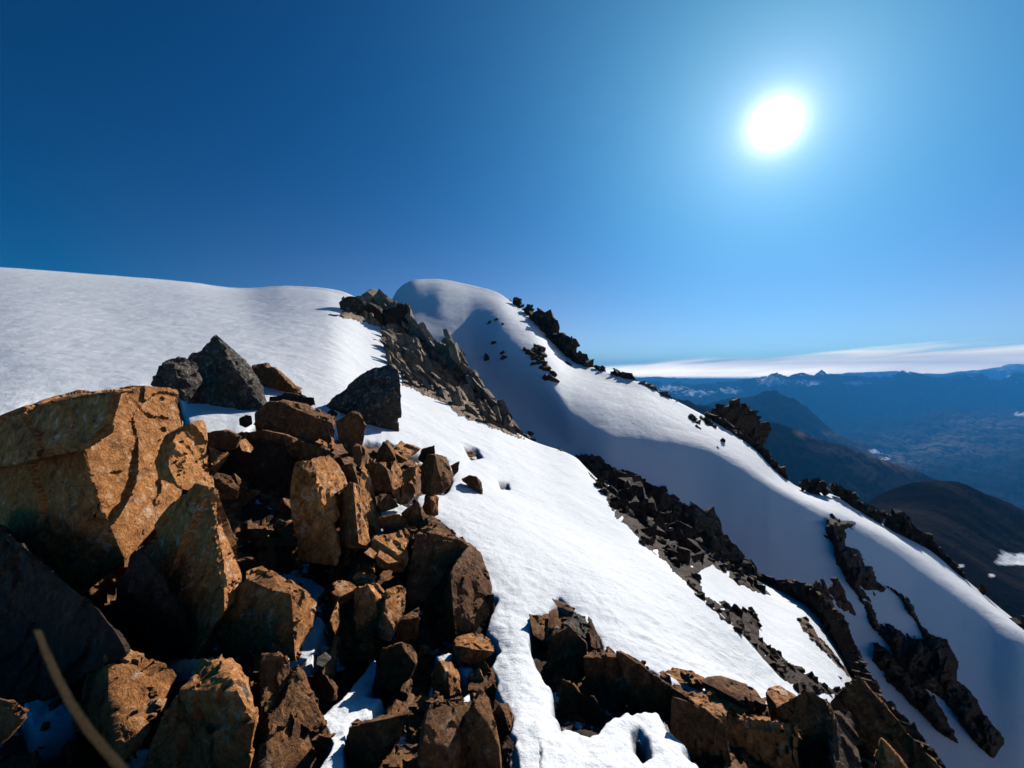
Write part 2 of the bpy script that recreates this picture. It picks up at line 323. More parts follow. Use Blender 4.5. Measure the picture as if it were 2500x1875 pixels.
# ------------------------------------------------------------ the valley and the ranges beyond it
def far_material():
    m, t, p = pmat('far_ground'); P = wpos(t)
    sp = t.n('ShaderNodeSeparateXYZ', i={0: P})
    n1 = t.noise(P, 0.004, 8, 0.62); n2 = t.noise(P, 0.03, 6, 0.6)
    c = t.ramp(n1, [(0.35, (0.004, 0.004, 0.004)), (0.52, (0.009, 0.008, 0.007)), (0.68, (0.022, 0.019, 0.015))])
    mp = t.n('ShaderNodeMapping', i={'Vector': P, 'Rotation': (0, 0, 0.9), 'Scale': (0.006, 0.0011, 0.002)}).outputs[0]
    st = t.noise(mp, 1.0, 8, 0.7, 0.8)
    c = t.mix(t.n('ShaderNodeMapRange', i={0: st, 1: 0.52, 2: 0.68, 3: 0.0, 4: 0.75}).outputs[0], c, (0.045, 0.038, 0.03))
    # snow lies in patches high up
    h = t.math('ADD', sp.outputs[2], t.math('MULTIPLY', t.math('SUBTRACT', n1, 0.5), 1400.0))
    sn = t.n('ShaderNodeMapRange', i={0: h, 1: 60.0, 2: 150.0, 3: 0.0, 4: 1.0}).outputs[0]
    a = t.n('ShaderNodeAttribute', attribute_name='snowy').outputs['Fac']
    n3 = t.noise(P, 0.012, 7, 0.62)
    near = t.n('ShaderNodeMapRange', i={0: t.math('ADD', n3, t.math('MULTIPLY', a, 0.42)), 1: 0.74, 2: 0.84, 3: 0.0, 4: 1.0}).outputs[0]
    ba = t.n('ShaderNodeAttribute', attribute_name='sunlit_brown').outputs['Fac']  # brown ground painted paler where the plateau lies in sun
    c = t.mix(t.math('MULTIPLY', ba, t.ramp(t.noise(mp, 2.2, 8, 0.72, 0.8), [(0.44, 0.0), (0.62, 1.0)])), c, (0.24, 0.19, 0.16))
    sn = t.math('MAXIMUM', t.math('MULTIPLY', sn, t.ramp(t.noise(P, 0.01, 6, 0.65), [(0.48, 0.0), (0.54, 1.0)])), near)
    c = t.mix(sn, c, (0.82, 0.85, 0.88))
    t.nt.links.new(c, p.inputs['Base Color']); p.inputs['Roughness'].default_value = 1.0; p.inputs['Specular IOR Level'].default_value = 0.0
    b = t.n('ShaderNodeBump', i={'Height': t.math('ADD', t.math('MULTIPLY', n2, 4.0), t.math('MULTIPLY', t.noise(P, 0.12, 6, 0.65), 1.2)), 'Distance': 1.0, 'Strength': 1.0})
    t.nt.links.new(b.outputs[0], p.inputs['Normal'])
    return m
def far_land():
    xf = np.concatenate([np.linspace(-3200, 1300, 120)[:-1], np.linspace(1300, 2640, 520)[:-1], np.linspace(2640, 5200, 110)])
    Df = np.exp(np.linspace(math.log(110), math.log(16000), 620))
    F_ = [[(-3200, 2100, 110), (5200, 2100, 110)],
      [(-3200, 1700, 200), (1800, 1620, 200), (2200, 1520, 200), (2500, 1560, 210), (5200, 1700, 210)],
      [(-3200, 1500, 320), (1600, 1450, 320), (2000, 1400, 330), (2250, 1330, 340), (2400, 1370, 330), (2500, 1400, 330), (5200, 1500, 330)],
      [(-3200, 1400, 500), (1500, 1400, 500), (2000, 1330, 500), (2090, 1262, 500), (2150, 1212, 510), (2220, 1188, 520), (2290, 1178, 530), (2350, 1186, 540), (2420, 1214, 560), (2500, 1246, 580), (2700, 1340, 600), (5200, 1500, 650)],
      [(-3200, 1500, 850), (2000, 1450, 850), (2300, 1320, 850), (2500, 1330, 880), (5200, 1500, 900)],
      [(-3200, 900, 1500), (1300, 880, 1500), (1700, 985, 1500), (1780, 1008, 1500), (1870, 1034, 1500), (1930, 1048, 1480), (2020, 1084, 1450), (2080, 1100, 1430), (2140, 1124, 1400), (2270, 1182, 1350), (2400, 1238, 1300), (2600, 1330, 1250), (5200, 1700, 1200)],
      [(-3200, 1050, 2500), (1800, 1120, 2500), (2150, 1190, 2500), (2300, 1200, 2500), (2500, 1215, 2500), (5200, 1200, 2500)],
      [(-3200, 960, 3600), (1500, 990, 3600), (1700, 990, 3600), (1830, 970, 3600), (1875, 961, 3600), (1915, 966, 3600), (1960, 992, 3600), (2020, 1036, 3500), (2080, 1080, 3400), (2150, 1118, 3300), (2250, 1150, 3200), (2350, 1150, 3200), (2500, 1130, 3200), (5200, 1100, 3200)],
      [(-3200, 1000, 4600), (1900, 1030, 4600), (2100, 1095, 4600), (2200, 1108, 4500), (2350, 1075, 4500), (2500, 1060, 4500), (5200, 1020, 4500)],
      [(-3200, 990, 6000), (1900, 1010, 6000), (2060, 1050, 6000), (2130, 1042, 6000), (2200, 1040, 6000), (2270, 1012, 6000), (2340, 1005, 6000), (2430, 1010, 6000), (2500, 1000, 6000), (5200, 960, 6000)],
      [(-3200, 985, 6800), (1900, 990, 6800), (2100, 1015, 6800), (2300, 1000, 6800), (2500, 990, 6800), (5200, 980, 6800)],
      [(-3200, 930, 8000), (1300, 935, 8000), (1560, 938, 8000), (1600, 930, 8000), (1625, 937, 8000), (1655, 926, 8000), (1690, 935, 8000), (1740, 931, 8000), (1800, 929, 8000), (1850, 924, 8000), (1875, 916, 8000), (1896, 905, 8000), (1912, 912, 8000), (1928, 917, 8000), (1970, 905, 8000), (2010, 909, 8000), (2090, 912, 8000), (2110, 916, 8000), (2170, 921, 8000), (2215, 909, 8000), (2250, 912, 8000), (2290, 922, 8000), (2340, 917, 8000), (2375, 911, 8000), (2405, 918, 8000), (2440, 921, 8000), (2500, 911, 8000), (2700, 915, 8000), (5200, 920, 8000)],
      [(-3200, 950, 10500), (5200, 950, 10500)],
      [(-3200, 925, 15000), (1300, 922, 15000), (1600, 921, 15000), (1700, 926, 15000), (2100, 910, 15000), (2180, 907, 15000), (2260, 912, 15000), (2380, 904, 15000), (2440, 896, 15000), (2470, 888, 15000), (2500, 890, 15000), (2600, 896, 15000), (5200, 915, 15000)],
      [(-3200, 960, 15900), (5200, 960, 15900)]]
    Z = column_terrain(F_, xf, Df, 1)
    Uf = ((xf-HX)/F)[None, :]*np.ones((len(Df), 1)); D2 = Df[:, None]*np.ones((1, len(xf)))
    X = Uf*D2; lg = np.log(D2)
    k = np.clip((D2-150)/700, 0.25, 1)*np.where(D2 > 9000, 0.8, 1.0)
    nz = 0.016*fbm(Uf*16, lg*9, 71, 6, 0.55, ridged=True)+0.006*fbm(Uf*70, lg*40, 91, 4, 0.6)
    Z = Z+(nz-0.006)*D2*k*np.where(D2 > 9000, 0.3, np.where(D2 > 6500, 0.9, 0.6))
    Z = Z+0.014*(fbm(Uf*8, lg*7, 131, 5, 0.55, ridged=True)-0.3)*D2*np.clip((D2-700)/1500, 0, 1)*np.clip((7000-D2)/1500, 0, 1)
    PYf = HY-Z/D2*F; PXf = HX+Uf*F
    sn = np.zeros_like(Z)
    for (cx, cy, rx, ry) in ((2450, 1372, 50, 22), (2420, 1405, 24, 14), (2345, 1382, 26, 12), (2492, 1368, 26, 18), (2140, 1102, 24, 9), (2165, 1118, 20, 6), (2490, 1012, 22, 8), (1700, 960, 60, 12), (1640, 948, 40, 10), (1885, 932, 45, 16), (1975, 935, 60, 10), (2090, 935, 40, 8), (1780, 955, 40, 10)):
        sn = np.maximum(sn, np.exp(-(((PXf-cx)/rx)**2+((PYf-cy)/ry)**2)))
    ba = np.zeros_like(Z)  # zones whose sunlight is put into the ground colour as paler brown
    for (cx, cy, rx, ry) in ((2280, 1085, 190, 34), (2420, 1040, 160, 30), (2180, 1120, 90, 26), (1990, 1060, 60, 10)):
        ba = np.maximum(ba, np.exp(-(((PXf-cx)/rx)**2+((PYf-cy)/ry)**2)))
    o = grid_mesh('mountain_range', X, D2, Z, far_material(), {'snowy': sn, 'sunlit_brown': ba})
    return tag(o, 'blue hazy mountain ranges beyond a deep dark valley', None, None, 'structure')
far = far_land()
def haze_box():
    bm = bmesh.new(); bmesh.ops.create_cube(bm, size=1.0)
    x0, x1, y0, y1, z0, z1 = -42000, 42000, -600, 16200, -4000, 420
    zmin = min(v.co.z for v in far.data.vertices); z0 = zmin-1
    for v in bm.verts:
        v.co = Vector((x0 if v.co.x < 0 else x1, y0 if v.co.y < 0 else y1, z0 if v.co.z < 0 else z1))
    me = bpy.data.meshes.new('haze'); bm.to_mesh(me); bm.free()
    m = bpy.data.materials.new('haze'); m.use_nodes = True; t = NT(m.node_tree)
    v = t.n('ShaderNodeVolumePrincipled', i={'Color': (0.06, 0.42, 1.0, 1), 'Density': 0.00009, 'Anisotropy': 0.0})
    t.n('ShaderNodeOutputMaterial', i={'Volume': v.outputs[0]})
    me.materials.append(m); o = bpy.data.objects.new('haze', me); C.collection.objects.link(o)
    return tag(o, 'thin blue air haze over the valley and far ranges', None, None, 'stuff')
haze_box()

# ------------------------------------------------------------ rock materials
def rock_material(name, dark, mid, pale, rust, sc=6.0, lichen=0.0, snowdust=0.0, streak=(1, 1, 1)):
    m, t, p = pmat(name); P = wpos(t)
    oi = t.n('ShaderNodeObjectInfo').outputs['Random']
    mp = t.n('ShaderNodeMapping', i={'Vector': P, 'Rotation': (0.3, 0.5, 0.4), 'Scale': streak}).outputs[0]
    n1 = t.noise(mp, sc*0.35, 5, 0.6, 0.4); n2 = t.noise(mp, sc*2.2, 8, 0.68, 0.5); n3 = t.noise(mp, sc*9, 5, 0.7)
    c = t.ramp(n2, [(0.34, dark), (0.45, mid), (0.57, rust), (0.68, pale)])
    c = t.mix(t.ramp(n1, [(0.42, 0.0), (0.62, 0.75)]), c, t.ramp(n3, [(0.3, dark), (0.55, rust), (0.75, pale)]))
    # mineral grain and pale weathered flecks
    c = t.mix(t.ramp(t.noise(P, sc*30, 3, 0.8), [(0.33, 0.6), (0.5, 1.0)]), (0.0, 0.0, 0.0), c)
    c = t.mix(t.ramp(t.noise(P, sc*1.3, 7, 0.75), [(0.62, 0.0), (0.70, 0.55)]), c, pale)
    v = t.n('ShaderNodeTexVoronoi', feature='DISTANCE_TO_EDGE', i={'Vector': t.mix(0.10, P, t.n('ShaderNodeTexNoise', i={'Vector': P, 'Scale': sc*1.2, 'Detail': 4.0}).outputs['Color']), 'Scale': sc*0.42}).outputs[0]
    crack = t.math('MAXIMUM', t.ramp(v, [(0.0, 0.0), (0.014, 1.0)]), t.ramp(t.noise(P, sc*0.7, 2), [(0.5, 0.0), (0.56, 1.0)]))
    c = t.mix(t.math('MULTIPLY', t.math('SUBTRACT', 1.0, crack), 0.5), c, tuple(x*0.35 for x in dark))
    pt = t.noise(P, sc*0.8, 6, 0.7, 0.6)
    c = t.mix(t.math('MULTIPLY', t.ramp(pt, [(0.60, 0.0), (0.66, 0.6)]), t.ramp(n3, [(0.35, 0.3), (0.6, 1.0)])), c, tuple(min(0.85, x*1.15+0.04) for x in pale))
    c = t.mix(t.ramp(t.noise(mp, sc*1.1, 7, 0.72, 1.2), [(0.30, 0.75), (0.40, 0.0)]), c, dark)
    if lichen:
        vl = t.n('ShaderNodeTexVoronoi', i={'Vector': P, 'Scale': sc*1.8}).outputs[0]
        lm = t.math('MULTIPLY', t.ramp(vl, [(0.16, 1.0), (0.24, 0.0)]), t.ramp(t.noise(P, sc*0.5, 3), [(0.5, 0.0), (0.56, lichen)]))
        c = t.mix(lm, c, (0.42, 0.45, 0.36))
    br = t.math('ADD', t.math('MULTIPLY', oi, 0.5), 0.92)
    c = t.mix(1.0, c, t.n('ShaderNodeCombineColor', i={0: br, 1: br, 2: br}).outputs[0], 'MULTIPLY')
    if snowdust:
        nz = t.n('ShaderNodeSeparateXYZ', i={0: t.n('ShaderNodeNewGeometry').outputs['Normal']}).outputs[2]
        sm = t.math('MULTIPLY', t.ramp(t.noise(P, sc*5, 6, 0.7), [(0.58, 0.0), (0.64, snowdust)]), t.n('ShaderNodeMapRange', i={0: nz, 1: 0.25, 2: 0.6, 3: 0.0, 4: 1.0}).outputs[0])
        c = t.mix(sm, c, (0.8, 0.83, 0.87))
    t.nt.links.new(c, p.inputs['Base Color'])
    p.inputs['Roughness'].default_value = 0.82; p.inputs['Specular IOR Level'].default_value = 0.22
    k = 6.0/sc
    h = t.math('ADD', t.math('MULTIPLY', n2, 0.05*k), t.math('ADD', t.math('MULTIPLY', n3, 0.014*k), t.math('ADD', t.math('MULTIPLY', t.noise(P, sc*28, 4, 0.7), 0.008*k), t.math('MULTIPLY', crack, 0.003*k))))
    b = t.n('ShaderNodeBump', i={'Height': h, 'Distance': 1.0, 'Strength': 1.0})
    t.nt.links.new(b.outputs[0], p.inputs['Normal'])
    return m
OCHRE = rock_material('ochre_rock', (0.10, 0.036, 0.015), (0.42, 0.165, 0.050), (0.82, 0.63, 0.48), (0.68, 0.275, 0.072), 6.5, 0.4)
BROWN = rock_material('brown_rock', (0.05, 0.024, 0.013), (0.17, 0.075, 0.034), (0.46, 0.29, 0.17), (0.30, 0.13, 0.042), 7.0, 0.0)
GREY = rock_material('grey_rock', (0.016, 0.014, 0.012), (0.05, 0.043, 0.034), (0.46, 0.39, 0.30), (0.14, 0.11, 0.08), 5.0, 0.5, 0.5)
RIB = rock_material('rib_rock', (0.05, 0.037, 0.028), (0.20, 0.145, 0.10), (0.52, 0.41, 0.30), (0.36, 0.25, 0.165), 2.2, 0.0, 0.0, (1, 1, 0.5))
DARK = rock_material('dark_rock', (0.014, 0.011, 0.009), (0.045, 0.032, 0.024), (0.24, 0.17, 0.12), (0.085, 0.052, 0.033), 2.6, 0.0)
SCREE = rock_material('scree_rock', (0.03, 0.02, 0.014), (0.11, 0.068, 0.045), (0.40, 0.28, 0.19), (0.20, 0.115, 0.065), 4.5, 0.0)

def noise3(P, seed):
    x, y, z = P[:, 0], P[:, 1], P[:, 2]
    xi = np.floor(x).astype(np.int64); yi = np.floor(y).astype(np.int64); zi = np.floor(z).astype(np.int64)
    fx, fy, fz = x-xi, y-yi, z-zi
    fx, fy, fz = [f*f*(3-2*f) for f in (fx, fy, fz)]
    def hs(a, b, c):
        n = (a*374761393+b*668265263+c*2147483647+seed*1442695041) & 0xffffffff
        n = ((n ^ (n >> 13))*1274126177) & 0xffffffff
        return ((n ^ (n >> 16)) & 0xffff)/32767.5-1
    r = 0
    for dz in (0, 1):
        for dy in (0, 1):
            for dx in (0, 1):
                r = r+hs(xi+dx, yi+dy, zi+dz)*(fx if dx else 1-fx)*(fy if dy else 1-fy)*(fz if dz else 1-fz)
    return r

def hull_into(bm, pts):
    vs = [bm.verts.new(p) for p in pts]
    r = bmesh.ops.convex_hull(bm, input=vs, use_existing_faces=False)
    dead = list({g for g in r['geom_interior']+r['geom_unused'] if isinstance(g, bmesh.types.BMVert) and g.is_valid})
    if dead: bmesh.ops.delete(bm, geom=dead, context='VERTS')

def roughen(bm, target, amp, seed, scale, iters=7):
    """refine to the target edge length, then break the flat faces up: steps, chips and grain"""
    bmesh.ops.remove_doubles(bm, verts=bm.verts, dist=target*0.05)
    for _ in range(iters):
        es = [e for e in bm.edges if e.calc_length() > target]
        if not es: break
        bmesh.ops.subdivide_edges(bm, edges=es, cuts=1, use_grid_fill=False)
        bmesh.ops.triangulate(bm, faces=[f for f in bm.faces if len(f.verts) > 3])
    bm.normal_update(); bm.verts.index_update()
    P = np.array([v.co for v in bm.verts]); N = np.array([v.normal for v in bm.verts])
    if len(P) == 0: return
    q = P/scale
    warp = np.stack([noise3(q*0.7, seed+5), noise3(q*0.7, seed+6), noise3(q*0.7, seed+7)], 1)*0.5
    q = q+warp
    a = noise3(q*np.array([1.0, 1.0, 0.6]), seed)
    st = np.floor(a*2.5)/2.5                                    # stepped fracture
    rs = np.random.RandomState(seed % 100000)
    def cells(cs, k_):
        # broken into flat chips, each with its own tilt and height
        lo, hi = P.min(0), P.max(0); n_ = int(min(160, max(6, np.prod(np.maximum((hi-lo)/cs, 1.0))*0.7)))
        sdp = rs.uniform(lo, hi, (n_, 3)); tl = rs.normal(0, 1, (n_, 3)); of = rs.uniform(-1, 1, n_)
        wq = P+0.18*cs*np.stack([noise3(P/cs*3, seed+21), noise3(P/cs*3, seed+22), noise3(P/cs*3, seed+23)], 1)
        kk = np.concatenate([np.argmin((((wq[i:i+4000, None]-sdp)*np.array([1.25, 1.25, 0.75]))**2).sum(-1), -1) for i in range(0, len(P), 4000)])
        return k_*(0.6*of[kk]+0.9*((P-sdp[kk])*tl[kk]).sum(1)/cs)
    h = 0.35*st+cells(scale*1.5, 0.95)+cells(scale*0.5, 0.45)+0.12*noise3(q*2.7, seed+1)+0.08*(1-2*np.abs(noise3(q*6.5, seed+2)))+0.09*noise3(q*14, seed+3)
    h = np.clip(h, -1.8, 1.3)
    P = P+N*(h*amp)[:, None]
    for v, p in zip(bm.verts, P): v.co = p

def finish(name, bm, mat, base=None, parent=None, sharp=32):
    bm.normal_update()
    lim = math.radians(sharp)
    for f in bm.faces: f.smooth = True
    for e in bm.edges:
        e.smooth = not (len(e.link_faces) == 2 and e.calc_face_angle(0) > lim)
    base = Vector(base) if base is not None else Vector((0, 0, 0))
    bmesh.ops.translate(bm, verts=bm.verts, vec=-base)
    me = bpy.data.meshes.new(name); bm.to_mesh(me); bm.free(); me.materials.append(mat)
    o = bpy.data.objects.new(name, me); o.location = base
    C.collection.objects.link(o)
    if parent: o.parent = parent
    return o

# facet directions: R/Q face right into the sun, T/U are tops, S is grazed by the sun, F/L/G face the viewer in shade
NRM = {'R': (.86, -.15, .48), 'Q': (.86, -.02, .45), 'T': (.2, -.16, .95), 'U': (.32, -.05, .93), 'S': (.62, -.36, .60),
       'F': (-.2, -.95, .12), 'L': (-.75, -.62, .15), 'G': (.25, -.93, -.2), 'B': (.5, -.2, .84), 'W': (.1, -.9, .42)}
NRM = {k: Vector(v).normalized() for k, v in NRM.items()}
def hull2d(pts):
    pts = sorted(set(pts))
    if len(pts) < 3: return pts
    def half(ps):
        r = []
        for p in ps:
            while len(r) > 1 and (r[-1][0]-r[-2][0])*(p[1]-r[-2][1])-(r[-1][1]-r[-2][1])*(p[0]-r[-2][0]) <= 0: r.pop()
            r.append(p)
        return r
    a = half(pts); b = half(pts[::-1]); return a[:-1]+b[:-1]
SEED = [100]
def piece_points(facets, D0=None, thick=0.5):
    """facets: [(normal key, [(x, y), ...]), ...]; shared corners join the facets"""
    allp = [p for _, f in facets for p in f]
    dep = {}
    if D0 is None:
        low = max(allp, key=lambda p: p[1]); D0 = hit(low[0], low[1]) or 6.0
    elif D0 > 6.5:
        low = max(allp, key=lambda p: p[1]); D0 = min(D0, hit(low[0], low[1]) or D0)
    for k, (nk, f) in enumerate(facets):
        n = (NRM[nk] if isinstance(nk, str) else Vector(nk)).normalized()
        fc = Vector(((sum(p[0] for p in f)/len(f)-HX)/F, 1, -(sum(p[1] for p in f)/len(f)-HY)/F)).normalized()
        while n.dot(fc) > -0.33: n = (n-0.12*fc).normalized()       # a facet in view must face the viewer
        known = [p for p in f if p in dep]
        if known:
            anchor = sum((W(p[0], p[1], dep[p]) for p in known), Vector())/len(known)
        else:
            a = max(f, key=lambda p: p[1]); anchor = W(a[0], a[1], D0)
        for p in f:
            if p in dep: continue
            w = Vector(((p[0]-HX)/F, 1, -(p[1]-HY)/F)); dn = n.dot(w)
            d = n.dot(anchor)/dn if abs(dn) > 0.03 else anchor.y
            dep[p] = min(max(d, D0*0.72), D0*1.45)
    cx = sum(p[0] for p in allp)/len(allp); cy = sum(p[1] for p in allp)/len(allp)
    size = max(max(p[0] for p in allp)-min(p[0] for p in allp), max(p[1] for p in allp)-min(p[1] for p in allp))/F*D0
    pts = [W(p[0], p[1], d) for p, d in dep.items()]
    dm = max(dep.values())
    for p in hull2d(list(dep)):
        d = max(dep[p], (dep[p]+dm)/2)+size*thick
        x = p[0]+(cx-p[0])*0.22; y = p[1]+(cy-p[1])*0.10
        pts.append(W(x, y, d))
    return pts, D0, size
def rock(label, mat, *pieces, D=None, thick=0.5, name='rock', cat='rock', group='large rocks of the near outcrop', rough=1.0, sharp=32, fine=0.0075):
    bm = bmesh.new(); base = None
    for pc in pieces:
        sub = bmesh.new(); d = D
        if isinstance(pc, tuple): d, pc = pc
        pts, D0, size = piece_points(pc, d, thick)
        hull_into(sub, pts)
        SEED[0] += 11
        roughen(sub, max(D0*fine, 0.012), min(size*0.035, 0.017+D0*0.0022)*rough, SEED[0], max(size*0.30, 0.05))
        if base is None:
            xs_ = [p.x for p in pts]; ys_ = [p.y for p in pts]; zs_ = [p.z for p in pts]
            base = Vector((sum(xs_)/len(xs_), sum(ys_)/len(ys_), min(zs_)))
        me = bpy.data.meshes.new('tmp'); sub.to_mesh(me); sub.free(); bm.from_mesh(me); bpy.data.meshes.remove(me)
    o = finish(name, bm, mat, base, None, sharp)
    return tag(o, label, cat, group)

def massif(label, polys, mat, D=None, lift=0.5, cell=45, tilt=0.5, step=4.0, cap=70, name='rock_rib', seed=1, kind=None, cat='rock outcrop', bury=0.03, fine=0.25, offs=0.0, ret=False, holes=None):
    """a bedrock mass bedded on the slope: broken into tilted blocks, thick in the middle, buried along its rim"""
    if not isinstance(polys[0], list): polys = [polys]
    r_ = np.random.RandomState(seed)
    bm = bmesh.new(); base = None
    for poly in polys:
        x0, x1 = min(p[0] for p in poly)-step, max(p[0] for p in poly)+step; y0, y1 = min(p[1] for p in poly)-step, max(p[1] for p in poly)+step
        gx = np.arange(x0, x1+step, step); gy = np.arange(y0, y1+step, step)
        PXg, PYg = np.meshgrid(gx, gy); dd = poly_dist(PXg, PYg, poly)
        for h_ in (holes or []): dd = np.minimum(dd, -poly_dist(PXg, PYg, h_)+4)
        dd = dd+3*value_noise(PXg/11, PYg/11, seed)
        ns = max(3, int((x1-x0)*(y1-y0)/cell**2))
        sx = r_.uniform(x0, x1, ns); sy = r_.uniform(y0, y1, ns); ta = r_.uniform(-1, 1, (ns, 3))
        asp_ = 1.5
        wx = PXg+6*value_noise(PXg/17, PYg/17, seed+3); wy = PYg+6*value_noise(PXg/17, PYg/17, seed+4)
        d2 = (wx[..., None]-sx)**2*asp_+(wy[..., None]-sy)**2/asp_
        k = np.argmin(d2, -1)
        ex = wx-sx[k]; ey = wy-sy[k]
        hb = (ta[k, 0]*0.5+0.5)*0.8+tilt*(ta[k, 1]*ex+ta[k, 2]*ey)/cell
        ns2 = ns*7; sx2 = r_.uniform(x0, x1, ns2); sy2 = r_.uniform(y0, y1, ns2); ta2 = r_.uniform(-1, 1, (ns2, 3))
        k2 = np.concatenate([np.argmin((wx[i:i+40, :, None]-sx2)**2+(wy[i:i+40, :, None]-sy2)**2, -1) for i in range(0, wx.shape[0], 40)])
        hb = hb+fine*(ta2[k2, 0]*0.6+1.2*(ta2[k2, 1]*(wx-sx2[k2])+ta2[k2, 2]*(wy-sy2[k2]))/(cell*0.38))
        prof = np.clip(dd/16, 0, 1)**0.5*(0.55+0.45*np.clip(dd/cap, 0, 1))
        idx = {}; vs = []
        ih, iw = PXg.shape
        for i in range(ih):
            for j in range(iw):
                if dd[i, j] < -step*1.2: continue
                x, y = PXg[i, j], PYg[i, j]
                Dh = hit(x, y)
                Dd = D(x, y) if D else Dh
                if Dd is None: continue
                if Dh is not None and D: Dd = min(Dd, Dh)
                px_m = Dd/F
                h = (lift*cap*prof[i, j]*(0.35+hb[i, j]))*px_m if dd[i, j] > 0 else -bury
                h = h+offs
                p = W(x, y, Dd); nrm = Vector((0.10, -0.60, 0.75))
                if h > 0:
                    # move towards the viewer along the ray as well, so that the outline stays where it is
                    p = W(x, y, Dd-h*1.1)
                else: p = p+Vector((0, 0, h))
                if base is None or p.z < base.z: base = p.copy()
                idx[i, j] = bm.verts.new(p)
        for i in range(ih-1):
            for j in range(iw-1):
                q = [idx.get(t) for t in ((i, j), (i, j+1), (i+1, j+1), (i+1, j))]
                if all(q):
                    q = q[::-1]
                    ds = [v.co.y for v in q]
                    if max(ds)-min(ds) < 0.35*min(ds): bm.faces.new(q)
        # skirt round the rim, so that the mass has depth
    loose = [v for v in bm.verts if not v.link_faces]
    if loose: bmesh.ops.delete(bm, geom=loose, context='VERTS')
    ed = [e for e in bm.edges if e.is_boundary]
    r = bmesh.ops.extrude_edge_only(bm, edges=ed)
    for g_ in r['geom']:
        if isinstance(g_, bmesh.types.BMVert): g_.co += Vector((0, 0.12*g_.co.y*0.5, -0.03*g_.co.y))
    if ret: return bm, base
    o = finish(name, bm, mat, base, None, 28)
    return tag(o, label, cat if kind is None else None, None, kind)

# ---- the large rocks of the near outcrop, left to right
rock('huge ochre boulder with a sunlit face and black shaded left side', OCHRE,
     (2.9, [('R', [(291, 951), (325, 942), (396, 948), (432, 954), (454, 1024), (460, 1090), (438, 1208), (301, 1358), (240, 1215), (206, 1098), (259, 1007)]),
            ('L', [(206, 1098), (240, 1215), (301, 1358), (150, 1480), (-160, 1330), (-200, 1150), (0, 1142), (130, 1109)])]),
     (2.92, [('L', [(109, 982), (175, 961), (291, 948), (263, 1055), (209, 1095), (0, 1140), (-220, 1160), (-200, 1110), (0, 1087), (85, 1050)]),
            ('T', [(109, 982), (175, 961), (291, 948), (330, 946), (210, 953)])]), thick=0.35)
rock('pointed ochre block leaning on the right shoulder of the huge boulder', OCHRE,
     (3.0, [('R', [(432, 1053), (492, 1031), (519, 1160), (520, 1202), (437, 1191), (407, 1132)]), ('L', [(377, 1120), (396, 1067), (432, 1053), (407, 1132), (437, 1191), (387, 1168)])]), thick=0.15)
rock('tall dark slab with a long sunlit ochre edge below the huge boulder', OCHRE,
     (2.35, [('L', [(500, 1194), (488, 1250), (507, 1301), (519, 1372), (547, 1431), (548, 1487), (470, 1600), (335, 1600), (275, 1480), (300, 1400), (420, 1230), (480, 1185)]),
      ('R', [(500, 1194), (523, 1203), (543, 1253), (565, 1304), (598, 1403), (595, 1445), (548, 1487), (547, 1431), (519, 1372), (507, 1301), (488, 1250)])]), thick=0.12)
rock('squat black faced rock with a sunlit ochre rim and right side', OCHRE,
     (2.35, [('F', [(598, 1448), (663, 1438), (711, 1453), (694, 1513), (700, 1586), (640, 1605), (560, 1600), (525, 1540), (548, 1487)]),
      ('T', [(598, 1408), (640, 1384), (671, 1394), (742, 1445), (711, 1453), (663, 1438), (598, 1448)]),
      ('Q', [(742, 1445), (767, 1470), (759, 1533), (721, 1606), (700, 1586), (694, 1513), (711, 1453)])]), thick=0.3)
rock('rock in deep shade at the left edge under the huge boulder', DARK,  # darker rock colour chosen to stand for the deep shade here
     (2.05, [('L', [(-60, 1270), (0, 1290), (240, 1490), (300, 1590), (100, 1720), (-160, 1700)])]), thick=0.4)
rock('dark stone wedged in the shade between the two tall slabs', DARK,  # shade between the slabs is put into the colour by the darker rock
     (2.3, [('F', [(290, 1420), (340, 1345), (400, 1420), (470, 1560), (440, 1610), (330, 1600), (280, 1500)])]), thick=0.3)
rock('ochre and grey lichened rock with a ragged sunlit face near the lower left', OCHRE,
     (1.75, [('B', [(274, 1587), (407, 1615), (438, 1646), (373, 1731), (334, 1813), (274, 1694), (276, 1632)]),
      ('L', [(243, 1610), (274, 1587), (276, 1632), (274, 1694), (334, 1813), (300, 1850), (190, 1760), (198, 1680)])]), thick=0.35, rough=1.3)
rock('ochre rock with two little hollows and a black front at the bottom edge', OCHRE,
     (1.62, [('F', [(407, 1745), (424, 1771), (469, 1765), (577, 1691), (616, 1762), (605, 1960), (340, 1960), (370, 1820)]),
      ('B', [(407, 1745), (438, 1683), (512, 1610), (526, 1608), (574, 1629), (599, 1658), (619, 1731), (616, 1762), (577, 1691), (469, 1765), (424, 1771)])]), thick=0.3, rough=1.2)
rock('rusty brown pyramid rock with streaked faces at the bottom edge', BROWN,
     (1.75, [('S', [(700, 1597), (745, 1646), (775, 1711), (795, 1782), (810, 1813), (792, 1864), (740, 1960), (640, 1960), (655, 1790), (680, 1690)]),
      ('W', [(635, 1600), (700, 1597), (680, 1690), (655, 1790), (640, 1960), (590, 1940), (612, 1780)]),
      ('T', [(635, 1600), (635, 1590), (682, 1578), (707, 1593), (700, 1597)])]), thick=0.25, rough=1.3)
rock('small dark stone lying at the far lower left corner', BROWN,
     (1.6, [('L', [(-60, 1700), (35, 1716), (62, 1738), (30, 1785), (-60, 1870)]), ('T', [(35, 1716), (62, 1738), (75, 1733)])]), thick=0.4)
